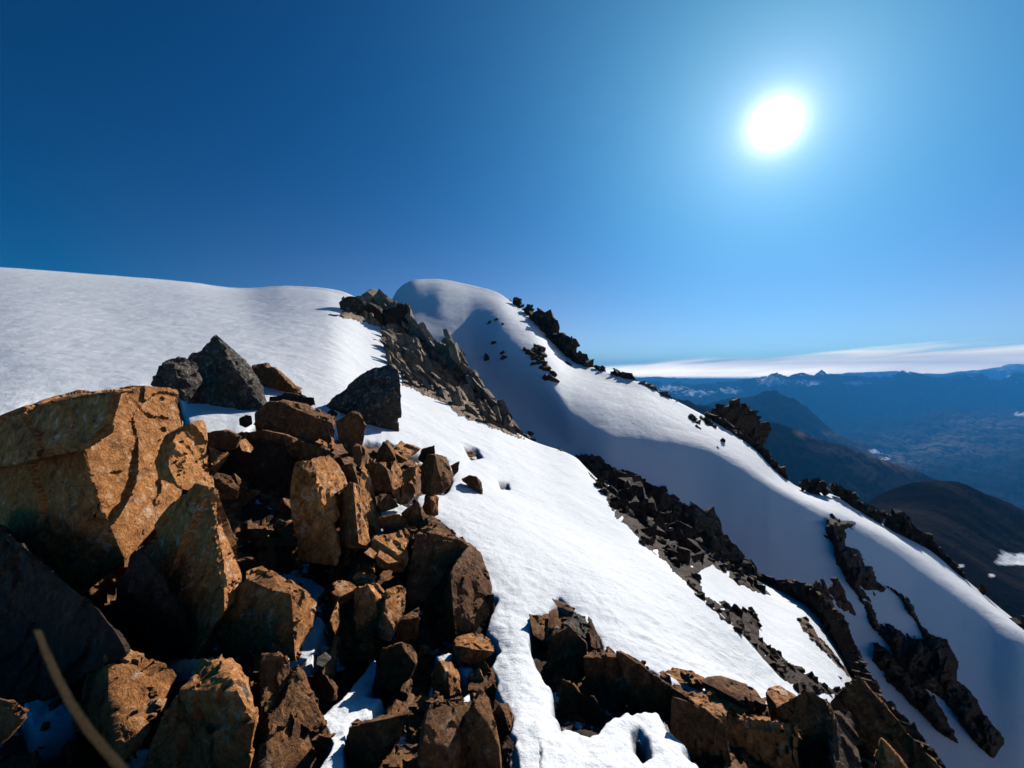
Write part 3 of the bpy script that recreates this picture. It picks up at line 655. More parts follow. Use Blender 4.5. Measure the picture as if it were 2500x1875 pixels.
rock('long brown block lying on snow with a sunlit top near the bottom centre', BROWN,
     (1.78, [('F', [(848, 1776), (851, 1824), (902, 1793), (998, 1742), (990, 1775), (947, 1853), (845, 1870), (831, 1836)]),
      ('T', [(848, 1776), (936, 1740), (998, 1738), (998, 1742), (902, 1793), (851, 1824)])]), thick=0.3)
rock('leaning grey brown column stone behind the long brown block', BROWN,
     [('S', [(990, 1652), (1004, 1660), (1001, 1734), (958, 1742), (939, 1740), (967, 1689)])], thick=0.4)
rock('dark faced rock with an orange flake on its right shoulder', BROWN,
     [('F', [(930, 1581), (975, 1566), (992, 1610), (1012, 1621), (1000, 1655), (960, 1682), (905, 1690), (913, 1643)]),
      ('R', [(975, 1566), (1004, 1576), (1016, 1600), (1012, 1621), (992, 1610)])], thick=0.4)
rock('small pale topped stone at the edge of the snow hollow', OCHRE,
     [('T', [(900, 1676), (919, 1649), (936, 1643), (968, 1672), (962, 1680)]), ('F', [(900, 1676), (962, 1680), (950, 1690), (905, 1688)])], thick=0.4)
rock('flat faced square brown block at the bottom right of the near rocks', BROWN,
     [('S', [(1052, 1714), (1131, 1694), (1137, 1706), (1120, 1759), (1111, 1827), (1035, 1813), (1046, 1773)]),
      ('F', [(1035, 1813), (1111, 1827), (1105, 1960), (1010, 1960), (1020, 1850)])], thick=0.4)
rock('curved yellow ochre flake standing on edge above the square block', OCHRE,
     [('F', [(1055, 1652), (1074, 1615), (1094, 1655), (1100, 1700), (1057, 1711)]),
      ('R', [(1074, 1615), (1103, 1618), (1120, 1646), (1127, 1691), (1100, 1700), (1094, 1655)])], thick=0.4)
rock('brown rock with an angular top at the right rim of the near rocks', BROWN,
     [('T', [(1148, 1660), (1202, 1629), (1213, 1660), (1185, 1686), (1145, 1686)]), ('F', [(1145, 1686), (1185, 1686), (1213, 1660), (1216, 1700), (1180, 1730), (1140, 1720)])], thick=0.4)
rock('kite shaped sunlit stone with a dark body below it', BROWN,
     [('S', [(1156, 1722), (1173, 1686), (1193, 1714), (1187, 1762)]), ('F', [(1156, 1722), (1187, 1762), (1215, 1820), (1225, 1960), (1120, 1960), (1116, 1800), (1130, 1740)])], thick=0.4)
rock('narrow brown stone at the lower right rim beside the snow trough', BROWN,
     [('F', [(1219, 1717), (1232, 1740), (1228, 1810), (1247, 1800), (1200, 1815), (1195, 1750)]), ('R', [(1219, 1717), (1241, 1720), (1256, 1768), (1247, 1800), (1228, 1810), (1232, 1740)])], thick=0.4)
rock('wedge of brown rock with a bright top jutting over the snow trough', OCHRE,
     [('G', [(1128, 1607), (1159, 1585), (1207, 1590), (1176, 1612), (1160, 1640), (1120, 1625)]),
      ('T', [(1105, 1576), (1117, 1559), (1176, 1544), (1202, 1561), (1207, 1590), (1159, 1585), (1128, 1607)])], thick=0.4)
rock('tall brown pillar rock with a rough sunlit front beside the snow', BROWN,
     (2.95, [('S', [(1134, 1395), (1150, 1336), (1171, 1349), (1181, 1410), (1193, 1434), (1187, 1499), (1170, 1533), (1154, 1553), (1111, 1553), (1110, 1474)]),
      ('F', [(1134, 1395), (1110, 1474), (1111, 1553), (1080, 1560), (1076, 1470), (1100, 1400)])]), thick=0.35)
rock('broad dark boulder with a shadowed hollow left of the brown pillar', BROWN,
     (3.2, [('W', [(1011, 1300), (1060, 1300), (1110, 1315), (1147, 1345), (1130, 1400), (1110, 1560), (1020, 1540), (1000, 1420)]),
      ('T', [(1011, 1300), (1042, 1271), (1080, 1278), (1113, 1303), (1110, 1315), (1060, 1300)])]), thick=0.35, rough=1.3)
rock('dark stone stuck in the snow gap right of the brown pillar', DARK,
     [('F', [(1190, 1452), (1206, 1450), (1207, 1485), (1196, 1515), (1186, 1500)])], thick=0.5)
rock('small brown stone with a light top in front of the broad dark boulder', BROWN,
     [('T', [(1094, 1496), (1118, 1505), (1116, 1515), (1096, 1512)]), ('F', [(1096, 1512), (1116, 1515), (1114, 1560), (1060, 1565), (1070, 1520)])], thick=0.4)
# ---- middle of the outcrop
rock('flat topped brown slab resting highest on the near rocks', BROWN,
     (5.2, [('F', [(624, 1010), (653, 983), (675, 981), (726, 1007), (769, 1033), (811, 1033), (817, 1052), (805, 1085), (700, 1095), (640, 1080), (658, 1050)]),
      ('T', [(675, 981), (752, 986), (819, 1013), (811, 1033), (769, 1033), (726, 1007)]), ('R', [(811, 1033), (819, 1013), (823, 1030), (817, 1052)])]), thick=0.3)
rock('thin dark flagstone lying on top of the flat brown slab', DARK,
     (5.6, [('F', [(655, 985), (658, 968), (695, 961), (749, 976), (766, 971), (770, 990), (700, 990)])]), thick=0.3)
rock('hooded brown rock with a sunlit crest right of the flat slab', BROWN,
     (5.0, [('F', [(822, 1030), (862, 1007), (876, 1009), (896, 1036), (887, 1081), (870, 1120), (853, 1110), (825, 1075)]), ('S', [(853, 1062), (868, 1050), (870, 1095), (853, 1100)])]), thick=0.35)
rock('big black shaded block in the hollow behind the tall slabs', DARK,  # black of the shaded hollow painted by using the darker rock
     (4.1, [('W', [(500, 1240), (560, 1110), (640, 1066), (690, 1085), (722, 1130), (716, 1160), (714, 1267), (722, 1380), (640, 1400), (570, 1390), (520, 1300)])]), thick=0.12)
rock('dark upright slab with a ragged orange sunlit edge in the middle', OCHRE,
     (3.3, [('F', [(729, 1123), (718, 1132), (709, 1160), (709, 1267), (722, 1372), (801, 1371), (800, 1318), (776, 1225), (771, 1191), (766, 1149)]),
      ('R', [(771, 1191), (785, 1180), (817, 1225), (836, 1290), (833, 1350), (818, 1383), (801, 1371), (800, 1318), (776, 1225)])]), thick=0.22)
rock('rough orange plate leaning above the dark upright slab', OCHRE,
     (3.6, [('R', [(759, 1120), (805, 1109), (828, 1135), (846, 1183), (811, 1211), (788, 1211), (766, 1149)])]), thick=0.3)
rock('straight sided orange column with a black left face', OCHRE,
     (3.5, [('L', [(808, 1214), (855, 1180), (862, 1180), (848, 1225), (876, 1325), (839, 1332), (833, 1296)]),
      ('R', [(862, 1180), (867, 1185), (893, 1282), (901, 1335), (876, 1325), (848, 1225)])]), thick=0.3)
rock('slender orange fin right of the straight orange column', OCHRE,
     (3.8, [('R', [(886, 1137), (901, 1160), (910, 1205), (930, 1250), (918, 1304), (906, 1307), (890, 1239), (879, 1205), (879, 1166)])]), thick=0.3)
rock('small dark block with a light right edge behind the orange column', BROWN,
     (4.0, [('F', [(831, 1135), (860, 1130), (866, 1171), (848, 1183)]), ('R', [(860, 1130), (867, 1132), (873, 1171), (866, 1171)])]), thick=0.4)
rock('dark brown block with a broken front left of the split orange stone', BROWN,
     (4.3, [('F', [(896, 1135), (924, 1127), (944, 1143), (952, 1197), (913, 1212), (900, 1160)]), ('R', [(944, 1143), (955, 1150), (958, 1195), (952, 1197)])]), thick=0.35)
rock('split orange stone with two sunlit prongs', OCHRE,
     (4.3, [('R', [(955, 1143), (966, 1120), (980, 1142), (978, 1233), (964, 1208), (952, 1183)])]),
     (4.3, [('R', [(985, 1150), (1014, 1137), (1016, 1200), (995, 1228), (978, 1233)])]), thick=0.3)
rock('dark pointed stone with a pale ridge behind the split orange stone', BROWN,
     (4.9, [('L', [(918, 1110), (935, 1078), (945, 1085), (935, 1126), (915, 1130)]), ('S', [(935, 1078), (950, 1072), (966, 1123), (935, 1126), (945, 1085)])]), thick=0.35)
rock('tan flat topped stone beside the snow edge', OCHRE,
     (5.3, [('F', [(952, 1098), (992, 1123), (975, 1131), (950, 1112)]), ('T', [(952, 1098), (980, 1077), (1026, 1095), (992, 1123)])]), thick=0.3)
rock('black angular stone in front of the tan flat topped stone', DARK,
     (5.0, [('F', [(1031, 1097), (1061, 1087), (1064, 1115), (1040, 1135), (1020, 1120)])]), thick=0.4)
rock('ridged brown rock leaning against the edge of the big snow slope', BROWN,
     (4.4, [('L', [(1023, 1140), (1045, 1110), (1062, 1112), (1055, 1143), (1045, 1183), (1050, 1208), (1027, 1200)]),
      ('S', [(1062, 1112), (1088, 1118), (1102, 1149), (1102, 1183), (1085, 1203), (1050, 1208), (1045, 1183), (1055, 1143)])]), thick=0.35)
rock('small dark stone poking from the snow above the ridged brown rock', BROWN,
     [('F', [(1099, 1137), (1122, 1126), (1118, 1152), (1108, 1158)])], thick=0.5)
rock('brown stone with a square top sunk alone in the snow slope', BROWN,
     [('F', [(1127, 1170), (1144, 1161), (1164, 1163), (1170, 1207), (1147, 1189)]), ('R', [(1164, 1163), (1172, 1172), (1180, 1209), (1170, 1207)])], thick=0.4)
rock('grey brown wedge below the dark broken block', BROWN,
     (4.0, [('S', [(915, 1212), (952, 1205), (975, 1236), (935, 1250), (920, 1235)])]), thick=0.4)
rock('rounded brown stone lying on a snow patch in the outcrop', BROWN,
     (3.75, [('W', [(921, 1265), (975, 1255), (989, 1267), (992, 1293), (941, 1298), (918, 1281)]), ('T', [(921, 1265), (950, 1256), (975, 1255)])]), thick=0.4)
rock('triangular orange sunlit slab in the middle of the outcrop', OCHRE,
     (3.35, [('B', [(907, 1308), (978, 1298), (989, 1321), (994, 1369)]), ('G', [(907, 1308), (994, 1369), (985, 1400), (930, 1385), (905, 1340)])]), thick=0.35)
rock('narrow brown shard standing right of the triangular slab', BROWN,
     (3.4, [('S', [(989, 1290), (1005, 1310), (1007, 1360), (1000, 1400), (994, 1340)])]), thick=0.4)
rock('small orange brick shaped stone under the triangular slab', OCHRE,
     (3.1, [('B', [(926, 1343), (971, 1371), (948, 1376), (923, 1357)])]), thick=0.5)
rock('small orange cube of stone at the foot of the orange column', OCHRE,
     (3.1, [('B', [(889, 1349), (904, 1336), (922, 1352), (914, 1366)])]), thick=0.5)
rock('dark curved tile of rock with a bright upper edge', BROWN,
     (3.9, [('F', [(980, 1253), (1020, 1222), (1022, 1240), (1037, 1281), (1000, 1285)]), ('R', [(1020, 1222), (1045, 1265), (1037, 1281), (1022, 1240)])]), thick=0.25)
rock('pale brown cap rock on the shoulder of the broad dark boulder', BROWN,
     (3.5, [('T', [(1043, 1267), (1070, 1272), (1115, 1303), (1100, 1318), (1075, 1300), (1050, 1290)])]), thick=0.4)
# ---- lower middle
rock('sunlit flat ochre stone with a pointed left end', OCHRE,
     (2.75, [('T', [(810, 1446), (815, 1417), (852, 1420), (873, 1436), (824, 1460)]), ('G', [(810, 1446), (824, 1460), (873, 1436), (850, 1470), (815, 1480)])]), thick=0.4)
rock('blunt rock with a mottled dark front and golden right edge', OCHRE,
     (2.7, [('W', [(866, 1440), (897, 1432), (915, 1455), (917, 1490), (868, 1513)]), ('R', [(897, 1432), (920, 1431), (945, 1450), (935, 1480), (925, 1503), (917, 1490), (915, 1455)]),
      ('G', [(868, 1513), (917, 1490), (925, 1503), (925, 1530), (895, 1570), (868, 1560)])]), thick=0.3, rough=1.3)
rock('brown rock tapering down to a point beside the mottled one', OCHRE,
     (2.68, [('S', [(943, 1440), (970, 1431), (991, 1436), (985, 1490), (965, 1535), (940, 1500)]), ('F', [(940, 1500), (965, 1535), (950, 1560), (920, 1550), (930, 1500)])]), thick=0.35)
rock('dark wedge with a brown sloping top left of the brown pillar', BROWN,
     (2.75, [('G', [(974, 1515), (1022, 1507), (1022, 1560), (965, 1565)]), ('S', [(974, 1515), (1022, 1483), (1022, 1507)])]), thick=0.4)
rock('thin orange diamond shaped shard standing in the shade', OCHRE,
     (2.5, [('R', [(824, 1468), (829, 1518), (818, 1550), (803, 1518)])]), thick=0.4)
rock('long orange splinter leaning below the diamond shard', OCHRE,
     (2.35, [('R', [(821, 1550), (831, 1561), (825, 1603), (807, 1660), (796, 1676), (787, 1640), (804, 1600)])]), thick=0.35)
rock('brown stepped block at the foot of the orange splinter', BROWN,
     (2.2, [('F', [(742, 1650), (790, 1645), (796, 1682), (818, 1684), (812, 1708), (775, 1722), (745, 1700)]), ('R', [(796, 1682), (824, 1678), (820, 1705), (812, 1708)])]), thick=0.35)
rock('crumbly pale stone heap in the middle of the outcrop', OCHRE,
     (2.95, [('T', [(862, 1425), (868, 1402), (885, 1395), (918, 1408), (910, 1432)])]), thick=0.4, rough=2.0)
rock('small white speckled stone in the dark gap left of the splinter', GREY,
     (2.3, [('B', [(775, 1605), (795, 1592), (808, 1605), (790, 1628), (772, 1622)])]), thick=0.5)
rock('jagged pale rock bridge on top of the black faced rock', OCHRE,
     (2.75, [('T', [(598, 1412), (605, 1395), (640, 1383), (652, 1400), (630, 1420)])]), thick=0.4, rough=1.5)
rock('sunlit pale wedge filling the gap right of the pointed ochre block', OCHRE,
     (4.3, [('S', [(510, 1090), (558, 1108), (535, 1140), (515, 1133)]), ('G', [(515, 1133), (535, 1140), (520, 1165), (517, 1160)])]), thick=0.4)
rock('brown stone with a slanted top beside the tall ochre edge', BROWN,
     (3.7, [('S', [(520, 1165), (530, 1155), (560, 1163), (584, 1188), (582, 1198), (550, 1183)]), ('G', [(520, 1165), (550, 1183), (582, 1198), (578, 1220), (530, 1220)])]), thick=0.4)
rock('pale buff chip balanced at the left end of the dark hollow', OCHRE,
     (4.2, [('R', [(583, 1080), (598, 1070), (618, 1095), (612, 1105), (590, 1100)])]), thick=0.5)
rock('brown ledge stone behind the pointed ochre block', BROWN,
     (4.4, [('W', [(503, 1055), (560, 1052), (585, 1072), (575, 1095), (530, 1098), (508, 1090)]), ('T', [(503, 1055), (560, 1050), (590, 1066), (585, 1072), (560, 1052)])]), thick=0.4)
rock('dark brown slab bridging the gap above the black hollow', BROWN,
     (4.6, [('F', [(585, 1062), (640, 1055), (720, 1072), (770, 1090), (820, 1110), (800, 1125), (730, 1118), (640, 1095), (590, 1085)])]), thick=0.3)
rock('slim buff splinter pair catching the sun under the flat slab', OCHRE,
     (4.6, [('R', [(770, 1078), (778, 1073), (812, 1088), (810, 1096)])]), (4.6, [('R', [(808, 1066), (815, 1070), (820, 1100), (812, 1092)])]), thick=0.4)
rock('small grey brown stone standing upright in the centre gap', BROWN,
     (4.3, [('F', [(862, 1090), (878, 1088), (886, 1110), (880, 1140), (864, 1130)]), ('T', [(862, 1090), (868, 1082), (880, 1085), (878, 1088)])]), thick=0.4)
rock('stubby dark stone behind the snow shelf left of the flat slab', DARK,
     (5.3, [('F', [(583, 1022), (600, 1013), (613, 1016), (616, 1035), (600, 1045), (585, 1038)])]), thick=0.5)
rock('small brown pointed stone right of the stubby dark stone', BROWN,
     (5.3, [('F', [(618, 1035), (636, 1018), (650, 1030), (645, 1045), (622, 1040)])]), thick=0.5)
# ---- rocks standing in the snow behind
rock('rounded grey boulder beside the dark pyramid rock', GREY,
     (5.6, [('F', [(380, 910), (396, 885), (418, 895), (420, 945), (395, 948), (368, 939)]), ('B', [(396, 885), (420, 878), (449, 877), (440, 910), (418, 895)]),
      ('S', [(440, 910), (449, 877), (475, 893), (488, 922), (478, 959), (455, 975), (420, 945), (418, 895)])]), thick=0.35, rough=1.5, group='rocks standing in the snow')
rock('dark pyramid shaped rock with a pale lower right face standing in the snow', GREY,
     (6.6, [('F', [(526, 815), (503, 834), (470, 862), (448, 882), (478, 925), (470, 990), (560, 996), (575, 930), (556, 868)]),
      ('S', [(526, 815), (545, 832), (560, 851), (596, 882), (621, 917), (650, 982), (640, 995), (560, 996), (575, 930), (556, 868)])]), thick=0.4, rough=1.5, group='rocks standing in the snow')
rock('brown wedge stone half buried in snow right of the pyramid', BROWN,
     (8.0, [('F', [(620, 896), (648, 889), (668, 916), (690, 945), (747, 975), (700, 960), (625, 932)]), ('R', [(648, 889), (667, 896), (690, 913), (695, 930), (749, 961), (747, 975), (690, 945), (668, 916)])]), thick=0.35, group='rocks standing in the snow')
rock('big dark grey rock with a snow dusted slanting top on the snow slope', GREY,
     (7.4, [((-.35, -.75, .55), [(797, 992), (840, 952), (908, 902), (950, 888), (970, 905), (978, 940), (930, 980), (880, 1010)]),
      ('G', [(797, 992), (880, 1010), (930, 980), (978, 940), (975, 1058), (896, 1052), (865, 1015)])]), thick=0.3, rough=1.4, group='rocks standing in the snow')
rock('small dark stone in the snow gap left of the big dark grey rock', DARK,
     (7.0, [('F', [(800, 1005), (812, 998), (824, 1010), (820, 1020), (805, 1016)])]), thick=0.5, group='rocks standing in the snow')
rock('tan boulder corner sticking up at the left edge of the snow', BROWN,
     (4.6, [('S', [(-60, 1040), (0, 1055), (22, 1070), (0, 1092), (-60, 1110)])]), thick=0.4, group='rocks standing in the snow')
rock('little brown stone in its melt hole high on the snow slope', BROWN, [('S', [(1137, 1106), (1150, 1100), (1164, 1107), (1158, 1115), (1145, 1114)])], thick=0.5, group='rocks standing in the snow')
rock('tiny pointed stone in its own melt hole in mid slope', BROWN, [('S', [(1226, 1184), (1230, 1174), (1236, 1180), (1236, 1190), (1228, 1189)])], thick=0.5, group='rocks standing in the snow')
rock('brown pointed stone at the bottom of the round snow hole', BROWN, [('S', [(1548, 1815), (1560, 1795), (1572, 1800), (1568, 1826), (1556, 1828)])], thick=0.5, group='rocks standing in the snow')
# ---- lower right outcrop
RG = 'large rocks of the lower right outcrop'
rock('brown block with a lit left front at the top of the lower right rocks', BROWN, (3.1, [('S', [(1291, 1499), (1342, 1508), (1342, 1542), (1322, 1561), (1303, 1550)])]), thick=0.4, group=RG)
rock('pale grey speckled rock among the brown ones beside the snow', GREY,
     (3.0, [('B', [(1393, 1491), (1433, 1502), (1441, 1533), (1421, 1567), (1387, 1576), (1368, 1561), (1400, 1535)])]), thick=0.35, group=RG, rough=1.2)
rock('long brown lath of rock capping the pale grey rock', BROWN, (3.3, [('T', [(1346, 1460), (1407, 1485), (1402, 1496), (1362, 1480)])]), thick=0.3, group=RG)
rock('narrow brown fin pressed against the snow right of the grey rock', BROWN, (3.0, [('S', [(1436, 1505), (1464, 1556), (1466, 1592), (1444, 1578), (1438, 1530)])]), thick=0.3, group=RG)
rock('black shaded rock below the pale grey rock', BROWN, (2.85, [('F', [(1345, 1555), (1390, 1530), (1427, 1572), (1432, 1640), (1400, 1680), (1340, 1660), (1335, 1600)])]), thick=0.4, group=RG)
rock('blocky rock with a tan top and a tall black front', BROWN,
     (2.6, [('F', [(1447, 1638), (1515, 1604), (1523, 1632), (1534, 1725), (1500, 1712), (1455, 1690)]), ('T', [(1430, 1607), (1460, 1590), (1486, 1581), (1515, 1604), (1447, 1638)]), ('L', [(1430, 1607), (1447, 1638), (1455, 1690), (1435, 1680)])]), thick=0.35, group=RG)
rock('small dark shard standing in the shaded pit', BROWN, (2.45, [('F', [(1370, 1655), (1400, 1668), (1424, 1700), (1420, 1735), (1390, 1780), (1360, 1740)]), ('R', [(1400, 1668), (1412, 1680), (1428, 1720), (1420, 1735), (1424, 1700)])]), thick=0.35, group=RG)
rock('black stone at the bottom of the shaded pit', DARK, (2.4, [('F', [(1425, 1690), (1450, 1700), (1470, 1750), (1440, 1785), (1400, 1775)])]), thick=0.4, group=RG)
rock('long dark slab running diagonally down from the blocky rock', BROWN,
     (2.5, [('F', [(1509, 1595), (1557, 1621), (1597, 1655), (1681, 1705), (1700, 1722), (1690, 1800), (1640, 1790), (1590, 1740), (1545, 1715), (1530, 1660)])]), 
     (2.2, [('F', [(1640, 1700), (1720, 1725), (1780, 1780), (1800, 1960), (1740, 1960), (1690, 1860), (1640, 1790)])]), thick=0.25, group=RG)
rock('tan ledge of rock under the lower rim of the snow slope', OCHRE, (2.95, [('T', [(1600, 1645), (1625, 1636), (1710, 1646), (1716, 1668), (1640, 1668)]), ('G', [(1600, 1645), (1640, 1668), (1716, 1668), (1700, 1690), (1640, 1690)])]), thick=0.35, group=RG, rough=1.5)
rock('golden flat slab catching the sun on the lower right rocks', OCHRE, (2.65, [('T', [(1684, 1702), (1738, 1680), (1790, 1700), (1850, 1730), (1800, 1745), (1701, 1720)])]), thick=0.3, group=RG)
rock('brown rubble topped rock right of the golden slab', BROWN, (2.75, [('T', [(1715, 1665), (1760, 1660), (1850, 1690), (1870, 1720), (1800, 1710)]), ('F', [(1715, 1665), (1800, 1710), (1870, 1720), (1860, 1740), (1760, 1720)])]), thick=0.35, group=RG, rough=1.4)
rock('broad reddish brown rock with a lumpy sunlit top near the bottom', OCHRE,
     (2.35, [('F', [(1700, 1740), (1790, 1790), (1880, 1835), (1943, 1796), (1963, 1782), (1960, 1960), (1800, 1960), (1730, 1850)]), ('T', [(1700, 1740), (1780, 1728), (1875, 1742), (1932, 1751), (1963, 1782), (1943, 1796), (1880, 1835), (1790, 1790)])]), thick=0.3, group=RG, rough=1.3)
rock('rust coloured cap rock just under the tip of the snow slope', OCHRE, (2.9, [('T', [(1870, 1690), (1880, 1679), (1905, 1674), (1948, 1702), (1930, 1722), (1898, 1725)]), ('F', [(1870, 1690), (1898, 1725), (1930, 1722), (1920, 1760), (1880, 1750)])]), thick=0.35, group=RG)
rock('black faced rock between the rust cap and the leaning slab', BROWN, (2.5, [('F', [(1898, 1728), (1965, 1686), (2016, 1708), (2036, 1754), (2030, 1960), (1970, 1960), (1950, 1780)])]), thick=0.3, group=RG)
rock('large leaning brown slab with a sharp corner pointing at the snow', BROWN,
     (3.0, [('L', [(2093, 1650), (2124, 1689), (2200, 1773), (2300, 1885), (2300, 1960), (2180, 1960), (2087, 1800), (2025, 1735), (2030, 1712)])]), thick=0.18, group=RG)
rock('grey weathered rock with a rounded top below the leaning slab', SCREE,
     (2.3, [('S', [(2040, 1745), (2070, 1742), (2082, 1765), (2095, 1840), (2110, 1960), (2050, 1960), (2036, 1800)]), ('L', [(2040, 1745), (2036, 1800), (2050, 1960), (2010, 1960), (2020, 1800)])]), thick=0.3, group=RG)
rock('tan triangular tip rising at the bottom edge on the right', OCHRE,
     (2.15, [('L', [(2152, 1805), (2160, 1850), (2190, 1960), (2110, 1960)]), ('Q', [(2152, 1805), (2235, 1900), (2270, 1960), (2190, 1960), (2160, 1850)])]), thick=0.3, group=RG)

massif('dark rocky ground showing between the near rocks', [(-200, 1400), (240, 1380), (330, 1320), (470, 1180), (500, 1075), (640, 1070), (800, 1060), (900, 1090), (960, 1100), (1010, 1120), (1080, 1130), (1090, 1180), (990, 1230), (1000, 1290), (1080, 1320), (1140, 1390), (1170, 1450), (1160, 1560), (1180, 1640), (1215, 1700), (1235, 1790), (1235, 1900), (1200, 2000), (-200, 2000)], BROWN, lift=0.55, cell=70, cap=60, step=7, seed=53, name='rock_ground', kind='structure', offs=-0.05, holes=HOLES)
massif('dark rocky ground of the lower right outcrop', [(1305, 1505), (1360, 1480), (1440, 1530), (1465, 1590), (1600, 1645), (1720, 1690), (1950, 1705), (2100, 1720), (2330, 1900), (2330, 2000), (1780, 2000), (1720, 1860), (1640, 1770), (1590, 1715), (1540, 1710), (1480, 1740), (1440, 1780), (1380, 1750), (1350, 1700), (1345, 1650)], BROWN, lift=0.5, cell=60, cap=60, step=6, seed=54, name='rock_ground', kind='structure', offs=-0.02)
# ---- loose stones: a handful of shapes, copied, turned and stretched one by one
def shard_points(rng, sx, sy, sz, n=11):
    pts = []
    for _ in range(n):
        v = Vector((rng.uniform(-1, 1), rng.uniform(-1, 1), rng.uniform(-1, 1)))
        k = max(abs(v.x), abs(v.y), abs(v.z)); v /= (k**0.75 if k > 0.2 else 0.4)
        pts.append(Vector((v.x*sx, v.y*sy, v.z*sz)))
    return pts
rng = random.Random(7)
PROTO = []
for k in range(14):
    bm = bmesh.new(); a = rng.uniform(0.55, 1.0); b = rng.uniform(0.35, 0.8)
    hull_into(bm, shard_points(rng, 0.5, 0.5*a, 0.5*b)); roughen(bm, 0.13, 0.035, 500+k*9, 0.35, 5)
    bm.normal_update()
    for f in bm.faces: f.smooth = True
    for e in bm.edges: e.smooth = not (len(e.link_faces) == 2 and e.calc_face_angle(0) > 0.5)
    me = bpy.data.meshes.new('stone'); bm.to_mesh(me); bm.free(); PROTO.append(me)
PM = {}
def proto(k, mat):
    if (k, mat.name) not in PM:
        m = PROTO[k].copy(); m.materials.clear(); m.materials.append(mat); PM[(k, mat.name)] = m
    return PM[(k, mat.name)]
def stone(x, y, spx, mat, label, group, D=None, asp=None, sink=0.25, cat='stone', tall=False):
    """a loose stone seen at photo pixel (x, y), spx photo pixels across"""
    D = D or hit(x, y+spx*0.2)
    if D is None: return None
    s_ = spx/F*D*1.15; p = W(x, y, D)
    o = bpy.data.objects.new('stone', proto(rng.randrange(len(PROTO)), mat)); C.collection.objects.link(o)
    a = asp or (rng.uniform(0.5, 1.0) if tall else rng.uniform(0.6, 1.3))
    o.scale = (s_*a, s_*rng.uniform(0.8, 1.2), s_/a*rng.uniform(0.9, 1.3))
    o.location = p+Vector((0, s_*sink*0.6, -s_*sink*0.2))
    o.rotation_euler = (rng.uniform(-0.6, 0.6), rng.uniform(-0.8, 0.8), rng.uniform(0, 6.28))
    return tag(o, label, cat, group)
def inpoly(poly, x, y): return poly_dist(np.array([x], float), np.array([y], float), poly)[0]
def scatter(poly, n, s0, s1, mats, label, group, margin=0, D=None, holes=(), **kw):
    x0, x1 = min(p[0] for p in poly), max(p[0] for p in poly); y0, y1 = min(p[1] for p in poly), max(p[1] for p in poly)
    k = 0; t = 0
    while k < n and t < n*60:
        t += 1; x = rng.uniform(x0, x1); y = rng.uniform(y0, y1)
        if inpoly(poly, x, y) < margin or any(inpoly(h_, x, y) > -8 for h_ in holes): continue
        sz = s0*(s1/s0)**rng.random()
        if stone(x, y, sz, rng.choice(mats), label, group, D(x, y) if D else None, **kw): k += 1
scatter([(500, 1180), (740, 1080), (1080, 1110), (1000, 1240), (1100, 1310), (1180, 1420), (1160, 1560), (1240, 1740), (1240, 1875), (600, 1875), (640, 1640), (780, 1500), (700, 1390), (520, 1380)], 88, 18, 66,
        [BROWN, BROWN, OCHRE], 'small angular brown stone wedged between the large near rocks', 'small stones filling the gaps of the near outcrop', D=lambda x, y: (hit(x, y) or 3)*0.94, holes=HOLES, tall=True)
scatter([(745, 1090), (900, 1100), (1010, 1130), (1060, 1200), (1000, 1300), (1030, 1420), (960, 1500), (830, 1420), (740, 1380), (850, 1330), (900, 1250), (850, 1150)], 32, 38, 84,
        [OCHRE, BROWN, OCHRE], 'upright ochre brown shard standing among the middle rocks of the near outcrop', 'upright shards of the near outcrop', D=lambda x, y: (hit(x, y) or 3)*0.95, holes=HOLES, tall=True, sink=0.6)
scatter([(880, 1600), (1060, 1560), (1180, 1620), (1240, 1760), (1240, 1875), (1000, 1875), (1000, 1760), (1040, 1700), (960, 1700)], 20, 34, 74,
        [BROWN, OCHRE, BROWN], 'angular brown block packed against the snow trough at the bottom centre', 'blocks beside the snow trough', D=lambda x, y: (hit(x, y) or 3)*0.95, holes=HOLES, tall=True, sink=0.6)
scatter([(0, 1480), (300, 1560), (620, 1600), (640, 1700), (420, 1875), (0, 1875)], 12, 24, 70, [BROWN], 'dark stone lying in the deep shade of the lower left corner', 'shaded stones of the lower left corner')
scatter([(1310, 1500), (1420, 1510), (1470, 1600), (1620, 1650), (1900, 1700), (2080, 1720), (2250, 1875), (1760, 1875), (1620, 1740), (1480, 1740), (1390, 1760), (1340, 1650)], 42, 18, 55,
        [BROWN, SCREE, BROWN], 'small angular stone between the big rocks of the lower right outcrop', 'small stones of the lower right outcrop')

